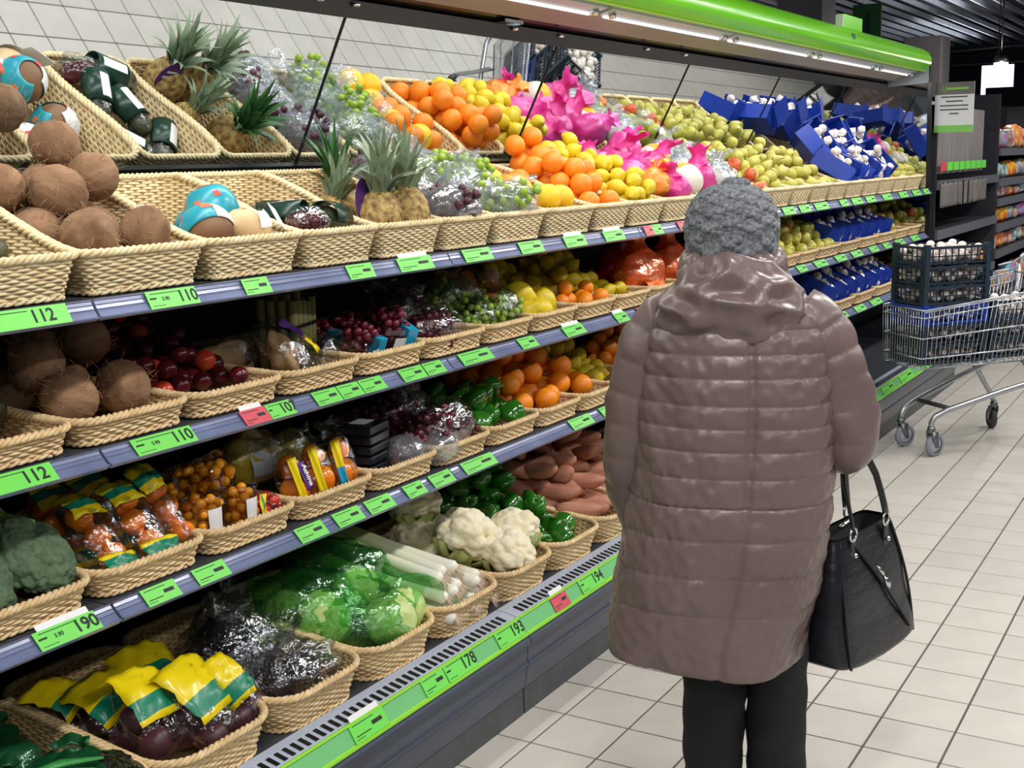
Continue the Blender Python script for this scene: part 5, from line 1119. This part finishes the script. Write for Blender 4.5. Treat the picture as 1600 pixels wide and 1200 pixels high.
for n_ in (.046, -.046):
    for l_ in (-.085, .085):
        tabM = MB(); tabM.obox(bagpt(l_, n_*1.06, .672), (.026, .006, .055), np.stack([A_, N_, np.array([0, 0, 1.])], 1)); tb_ = tabM.obj('strap_tab', LES, hbag, bevel=.003)
        aa = np.linspace(0, 2*PI, 18, endpoint=False); ring = [bagpt(l_, n_*1.12, .712)+A_*.016*np.cos(q)+np.array([0, 0, .016*np.sin(q)]) for q in aa]
        mb = MB(); mb.tube(ring, .0032, 7, closed=True); mb.obj('ring', CHROME, hbag, True)
        mb = MB(); mb.loft(ball(8, 10)*.0065+bagpt(l_, n_*1.2, .662)); mb.obj('stud', CHROME, hbag, True)
    pth = []
    for t in np.linspace(-1, 1, 25):
        base = bagpt(.085*np.sign(t), n_*1.12, .725); ap = np.array([.236, .115, .955]); w_ = (1-abs(t))
        sw = np.sin(w_*PI/2)**1.15; p = base*(1-sw)+ap*sw+np.array([A_[0]*.032*np.sign(t), A_[1]*.032*np.sign(t), 0])*np.clip(w_*3, 0, 1)*np.clip((1-w_)*5, 0, 1)+np.array([N_[0], N_[1], 0])*np.sign(n_)*.015*np.clip(np.sin(w_*PI), 0, 1)
        pth.append(p)
    mb = MB(); mb.tube(pth, .0115, 8, flat=.42); mb.obj('handle', LES, hbag, True)
mb = MB(); mb.tube([bagpt(-.03, -.01, .705), bagpt(.03, -.01, .712)], .006, 8); mb.obj('clasp', CHROME, hbag, True)

# ------------------------------------------------------------------ shopping cart with garlic crates
TZ = math.radians(-40); TO = (3.41, .74, 0)
cart = thing('shopping_cart', 'chrome wire shopping cart with red handle loaded with garlic crates', 'shopping cart', TO, TZ)
WIRE = pm('zinc_wire', (196, 202, 210), rough=.28, metal=.9)
def lerp(a, b_, t): return np.array(a)*(1-t)+np.array(b_)*t
FBR, FBL, FTR, FTL = (0, -.16, .48), (0, .16, .48), (0, -.175, .785), (0, .175, .785)
RBR, RBL, RTR, RTL = (.86, -.25, .50), (.86, .25, .50), (.95, -.285, .905), (.95, .285, .905)
def wire_face(nm, p00, p10, p01, p11, n, lv, r=.0019):
    mb = MB()
    for i in range(n+1): t = i/n; mb.tube([lerp(p00, p10, t), lerp(p01, p11, t)], r, 5)
    for v in lv: mb.tube([lerp(p00, p01, v), lerp(p10, p11, v)], .0042 if v in (0, 1) else .0036, 6)
    mb.obj(nm, WIRE, cart, True)
wire_face('front_grid', FBR, FBL, FTR, FTL, 16, (0, .18, .52, .87, 1)); wire_face('side_grid', FBR, RBR, FTR, RTR, 34, (0, .18, .52, .87, .97, 1)); wire_face('side_grid', FBL, RBL, FTL, RTL, 34, (0, .18, .52, .87, .97, 1))
wire_face('bottom_grid', FBR, RBR, FBL, RBL, 16, (0, .33, .66, 1)); wire_face('rear_gate', RBR, RBL, RTR, RTL, 16, (0, .3, .6, 1))
TUBE_ = pm('cart_tube', (176, 180, 184), rough=.3, metal=.85)
for s_ in (-1, 1):
    MB().tube([(.105, s_*.128, .155), (.105, s_*.128, .185), (.125, s_*.13, .215), (.19, s_*.14, .245), (.5, s_*.20, .335), (.92, s_*.275, .44), (.97, s_*.285, .50), (.985, s_*.29, .75), (.985, s_*.29, .95)], .0155, 10).obj('chassis_tube', TUBE_, cart, True)
    MB().tube([(.60, s_*.22, .49), (.72, s_*.25, .33), (.83, s_*.28, .20), (.855, s_*.285, .155)], .014, 10).obj('rear_leg', TUBE_, cart, True)
    MB().tube([(.985, s_*.29, .93), (1.0, s_*.288, .99), (1.03, s_*.27, 1.02)], .012, 8).obj('handle_bracket', WIRE, cart, True)
    MB().tube([(.82, s_*.262, .95), (.95, s_*.285, .965), (1.0, s_*.288, .99)], .0045, 6).tube([(.80, s_*.262, .915), (.95, s_*.285, .925), (.99, s_*.29, .95)], .0045, 6).obj('side_stay', WIRE, cart, True)
MB().tube([(1.03, -.28, 1.02), (1.03, .28, 1.02)], .017, 12).obj('handle', pm('handle_red', (206, 44, 40), rough=.35), cart, True)
MB().tube([(.22, -.145, .25), (.22, .145, .25)], .013, 8).obj('cross_bar', pm('dark_bar', (66, 66, 70), rough=.4), cart, True)
TYRE = pm('wheel_grey', (132, 138, 150), rough=.55); HUB = pm('hub_grey', (168, 172, 180), rough=.4); FORK = pm('fork_zinc', (120, 122, 126), rough=.35, metal=.8)
def wheel(x, y, rz, mat):
    e = MB(); a = np.linspace(0, 2*PI, 26, endpoint=False); cz = np.array([math.cos(rz), math.sin(rz), 0]); sn = np.array([-math.sin(rz), math.cos(rz), 0]); c0 = np.array([x, y, .062])+cz*.03
    def ring(r, o_): return np.stack([c0+cz*r*math.cos(q)+sn*o_+np.array([0, 0, r*math.sin(q)]) for q in a])
    e.loft([ring(.044, -.014), ring(.056, -.015), ring(.062, -.009), ring(.062, .009), ring(.056, .015), ring(.044, .014)], False, False); w_ = e.obj('wheel', mat, cart, True)
    e = MB(); e.loft([ring(.012, -.018), ring(.03, -.012), ring(.045, -.010), ring(.045, .010), ring(.03, .012), ring(.012, .018)]); e.obj('hub', HUB if mat is TYRE else mat, w_, True)
    e = MB()
    for o_ in (-.021, .021): e.loft([[c0+sn*(o_+d_)+cz*(px_)+np.array([0, 0, pz_]) for px_, pz_ in ((-.012, -.014), (.012, -.014), (.0, .072), (-.045, .078), (-.045, .055))] for d_ in (-.0015, .0015)])
    e.lathe([(0, .128), (.02, .129), (.022, .15), (.017, .165), (0, .166)], 14, (x, y, 0)); e.obj('caster_fork', FORK, cart, True)
wheel(.105, -.128, .25, TYRE); wheel(.105, .128, .1, TYRE); wheel(.855, -.285, .9, pm('wheel_dark', (62, 60, 60), rough=.6)); wheel(.855, .285, 1.2, MATS['wheel_dark'])
CRT = pm('crate_dark_teal', (28, 46, 62), (24, 40, 56), scale=8, rough=.45); CRB = pm('crate_blue', (22, 60, 150), rough=.4)
gh = MB(); Bg = ball(7, 10)
for p in settle([.022]*62, (-.185, .185, -.125, .125, .006), 0, 4, 12): gh.loft(Bg*np.array([.022, .022, .019])+np.array(p[:3]))
gh_me = gh.mesh('garlic_heap', ME['garlic'][0].materials[0])
cr_m = {}
def crate_mesh(mat, w=.40, d=.275, h=.098):
    if mat.name in cr_m: return cr_m[mat.name]
    out = []
    mb = MB().box((-w/2, -d/2, 0), (w/2, d/2, .006))
    for z0, z1 in ((0, .016), (h-.014, h), (.044, .050)):
        t_ = .006
        mb.box((-w/2, -d/2, z0), (w/2, -d/2+t_, z1)).box((-w/2, d/2-t_, z0), (w/2, d/2, z1)).box((-w/2, -d/2, z0), (-w/2+t_, d/2, z1)).box((w/2-t_, -d/2, z0), (w/2, d/2, z1))
    for k in range(11): x_ = -w/2+w*k/10; mb.box((max(-w/2, x_-.003), -d/2, 0), (min(w/2, x_+.003), -d/2+.005, h-.01)).box((max(-w/2, x_-.003), d/2-.005, 0), (min(w/2, x_+.003), d/2, h-.01))
    for k in range(8): y_ = -d/2+d*k/7; mb.box((-w/2, max(-d/2, y_-.003), 0), (-w/2+.005, min(d/2, y_+.003), h-.01)).box((w/2-.005, max(-d/2, y_-.003), 0), (w/2, min(d/2, y_+.003), h-.01))
    out.append(('crate_lattice', mb.mesh('crate_lattice', mat, False)))
    pm_ = MB().box((-.014, -.014, 0), (.014, .014, h+.010)).mesh('corner_post', mat, False); out.append(pm_); cr_m[mat.name] = out; return out
def crate(lx, ly, z, mat, label, rz=0., heap_=True):
    wl = Matrix.Rotation(TZ, 4, 'Z') @ Vector((lx, ly, 0)); p = (TO[0]+wl.x, TO[1]+wl.y, z)
    t = thing('garlic_crate', label, 'crate', p, TZ+rz, 'plastic crates of garlic stacked in the cart'); (n_, me), post = crate_mesh(mat)
    link(n_, me, t)
    for sx in (-1, 1):
        for sy in (-1, 1): link('corner_post', post, t, (sx*.188, sy*.1255, 0))
    if heap_:
        o = link('garlic_heap', gh_me, None, (p[0], p[1], p[2]+.002), (0, 0, TZ+rz)); tag(o, label.replace('plastic crate', 'heap of white garlic bulbs inside crate').replace('crate of garlic', 'white garlic bulbs in the crate'), 'garlic', 'garlic heaps in the crates', 'stuff')
nm6 = ('lowest', 'second', 'third', 'fourth', 'fifth', 'topmost')
for k in range(6): crate(.215, -.012, .497+k*.1025, CRB if k == 2 else CRT, f'{"blue" if k == 2 else "dark teal"} crate of garlic, {nm6[k]} in the tall front stack of the cart', .01*((k % 3)-1))
for k in range(3): crate(.635, -.02, .505+k*.1025, CRT, f'dark teal crate of garlic, {("lowest","middle","topmost")[k]} in the short rear stack of the cart')

# ------------------------------------------------------------------ sign on the end panel, dark shelving behind
sg = thing('notice_board', 'white notice with dark header and green foot clipped to the case end', 'sign', (5.76, 1.006, 1.712)); sg.scale = (1.11, 1.11, 1.11)
MB().box((-.004, -.115, 0), (.004, .115, .30)).obj('notice_sheet', pm('notice_white', (214, 214, 218), rough=.4), sg)
MB().box((-.0052, -.115, .226), (-.0042, .115, .30)).obj('dark_header', pm('header_grey', (92, 92, 88), rough=.4), sg)
MB().box((-.0052, -.115, 0), (-.0042, .115, .042)).obj('green_foot', pm('foot_green', (118, 190, 80), rough=.4), sg)
LOGO = pm('logo_green', (120, 190, 50), rough=.4)
aa = np.linspace(0, 2*PI, 18, endpoint=False); mb = MB(); mb.tube([(-.006, .062+.012*math.cos(q), .262+.012*math.sin(q)) for q in aa], .0025, 5, closed=True); mb.obj('header_ring', LOGO, sg, True)
MB().box((-.0062, -.082, .256), (-.0052, .046, .268)).obj('header_line', LOGO, sg)
for z_, w_ in ((.212, .155), (.186, .10), (.160, .165), (.136, .165), (.112, .055)): MB().box((-.0052, -w_/2, z_-.004), (-.0042, w_/2, z_+.004)).obj('printed_line', pm('print_grey', (70, 70, 74), rough=.6), sg)
MB().box((-.003, .10, .17), (.003, .135, .19)).obj('clip', WHITE, sg)
SHD = pm('dark_steel', (44, 46, 54), (38, 40, 48), rough=.5, scale=6); SHE = pm('shelf_edge_grey', (96, 98, 108), rough=.4)
def shelving(label, xa, xb, zlist, yf=.95, back=2.0, top=2.0):
    t = thing('store_shelving', label, 'shelving', ((xa+xb)/2, yf, 0)); h = (xb-xa)/2
    MB().box((-h, .55, 0), (h, .60, top)).obj('back_panel', SHD, t); MB().box((-h, .02, 0), (-h+.03, .6, top)).obj('upright', SHD, t); MB().box((h-.03, .02, 0), (h, .6, top)).obj('upright', SHD, t); MB().box((-h, .03, 0), (h, .55, .12)).obj('base', SHD, t)
    for z_ in zlist:
        s_ = MB().box((-h+.03, .02, z_-.03), (h-.03, .55, z_-.005)).obj('shelf', SHD, t); MB().box((-h+.02, -.004, z_-.065), (h-.02, .016, z_)).obj('shelf_edge', SHE, s_)
    return t
u1 = shelving('empty dark steel shelving next to the end of the produce case', 5.80, 8.13, (0.646, 1.037, 1.384), yf=1.10, top=1.75)
MB().box((-1.15, .03, 1.43), (.56, .045, 1.90)).obj('wood_panel', pm('grey_wood', (138, 132, 132), (112, 108, 110), scale=7, rough=.6, stretch=(6, 1, .5)), u1)
for k in range(8): MB().box((-1.12+.21*k, -.006, 1.45), (-.95+.21*k, .0, 1.51)).obj('price_strip', RED if k == 0 else GREEN, u1)
for k in range(9):
    P = np.zeros((8, 8, 3))
    for i in range(8):
        for j in range(8): P[i, j] = (-1.14+.185*k+.165*j/7, -.012+.012*math.sin(j*1.7+k), 1.365-.165*i/7-.006*math.sin(j+k))
    o = MB().grid(P).obj('hanging_grey_bag', pm('grey_cloth', (112, 106, 104), (92, 88, 88), scale=10, rough=.8, stretch=(5, 1, .6), rnd=.12), None, True, solid=.004); o.location = (6.965, 1.10, 0); tag(o, f'grey folded carrier bag hanging under the dark ledge, {("first","second","third","fourth","fifth","sixth","seventh","eighth","ninth")[k]} from the produce case', 'carrier bag', 'grey carrier bags on the ledge')
def packet(label, loc, w, h, d, c1, c2, seed, grp):
    B = ball(12, 16); B2 = np.sign(B)*np.abs(B)**.55; P = B2*np.array([w, d, h])/2; P = P*(1+.05*wnoise(B, 8, seed))[..., None]; P[..., 2] += h/2-.004
    t_ = np.abs(B[..., 2]); P[..., 1] *= 1-.55*t_**3
    o = MB().loft(P).obj('snack_packet', pm(f'packet_{seed % 9}', c1, c2, scale=14, rough=.35, detail=1), None, True); o.location = loc; o.rotation_euler = (rng.uniform(-.12, .05), 0, rng.uniform(-.3, .3)); tag(o, label, 'packet', grp)
u2 = shelving('stocked dark shelving with packets at the far right', 8.15, 11.7, (0.321, 0.722, 0.95, 1.172, 1.341, 1.601), yf=1.10, top=2.05)
pals = [((196, 168, 138), (178, 148, 116)), ((220, 90, 170), (80, 190, 210)), ((228, 220, 214), (150, 60, 50)), ((226, 110, 60), (240, 190, 120)), ((180, 60, 50), (226, 200, 190)), ((214, 224, 230), (90, 120, 110)), ((60, 130, 100), (220, 226, 226)), ((238, 190, 60), (220, 80, 40)), ((190, 200, 206), (90, 100, 130))]
k = 0
for z_, hh in ((1.601, 0.2), (1.341, 0.16), (1.172, 0.12), (0.95, 0.14), (0.722, 0.15), (0.321, 0.2)):
    for q_ in range(9):
        c1, c2 = pals[(k*5+q_) % 9] if not (z_ == 1.601 and q_ == 0) else pals[0]
        packet(f'small {("tan", "pink", "white", "orange", "red", "pale", "green", "yellow", "grey")[(k*5+q_) % 9 if not (z_ == 1.601 and q_ == 0) else 0]} packet, number {("one", "two", "three", "four", "five", "six", "seven", "eight", "nine")[q_]} on the {("top", "second", "third", "fourth", "fifth", "lowest")[k]} shelf of the far shelving', (8.35+.36*q_, 1.21, z_), .26, hh*rng.uniform(.8, 1.1), .14, c1, c2, (k*5+q_) % 9 if not (z_ == 1.601 and q_ == 0) else 0, 'packets on the far shelving')
    k += 1
for k in range(5): packet(f'white paper packet, {("first","second","third","fourth","fifth")[k]} on the low shelf of the empty shelving', (7.0+.21*k, 1.25, 0.646), .2, .13, .2, (214, 222, 232), (170, 180, 190), 17+k, 'white packets on the low shelf')
# overhead track, lamp, lit panel, hanging green board
for nm_, a_, b_ in (('upper', (11.80, 2.70, 2.655), (10.6, .30, 2.655)), ('lower', (11.88, 2.70, 2.52), (11.4, -.40, 2.52))):
    o = MB().tube([a_, b_], .022, 8).obj('track_rail', BLACK, None, True); tag(o, f'{nm_} of two black lighting tracks beyond the produce case', 'track')
lp = thing('spot_lamp', 'glowing spot lamp hanging from the black track', 'lamp', (9.95, 1.44, 2.42))
MB().lathe([(.0, .075), (.05, .07), (.075, .02), (.07, .0)], 18).obj('lamp_shade', BLACK, lp, True)
MB().lathe([(0, .016), (.05, .014), (.066, .0), (.062, -.04), (.04, -.07), (0, -.082)], 18).obj('lamp_bulb', pm('lamp_glow', (255, 232, 206), emit=14.), lp, True)
MB().tube([(0, 0, .07), (0, 0, .92)], .008, 6).obj('lamp_stem', BLACK, lp, True)
ll = bpy.data.lights.new('spot_lamp_light', 'POINT'); ll.energy = 18; ll.color = (1, .9, .8); ll.shadow_soft_size = .06; lo = bpy.data.objects.new('spot_lamp_light', ll); lo.location = (9.8, 1.4, 2.33); COL.objects.link(lo)
wp = thing('lit_panel', 'bright white backlit panel under the spot lamp', 'sign', (10.4, 1.55, 2.15))
GLOW = pm('backlit_white', (206, 226, 255), emit=1.1)
MB().box((0, -.155, .06), (.03, .15, .28)).box((0, .11, -.12), (.03, .15, .06)).obj('panel_face', GLOW, wp)
MB().tube([(.015, 0, .28), (.015, 0, 1.15)], .006, 6).obj('panel_hanger', BLACK, wp, True)
gs = thing('hanging_board', 'dark green hanging board above the canopy', 'sign', (7.25, 2.02, 2.50))
MB().box((-.01, -.115, 0), (.01, .115, .27)).obj('board_face', pm('board_green', (24, 74, 34), rough=.5), gs)
MB().box((-.013, -.03, .05), (-.0105, .01, .2)).obj('board_symbol', pm('board_dark', (14, 40, 22), rough=.5), gs)
for y_ in (-.09, .09): MB().tube([(0, y_, .27), (0, y_, .80)], .003, 5).obj('board_wire', BLACK, gs, True)
far = MB().box((13.0, -2.5, 0), (13.12, 2.0, 2.05)).obj('partition', pm('partition_slate', (66, 68, 76), (58, 60, 68), scale=2, rough=.6)); tag(far, 'dull grey partition wall closing the far end of the aisle', 'partition')
for si, T in enumerate((T1, T2, T3, T4)):
    for t in T: price_tag(si, *t)
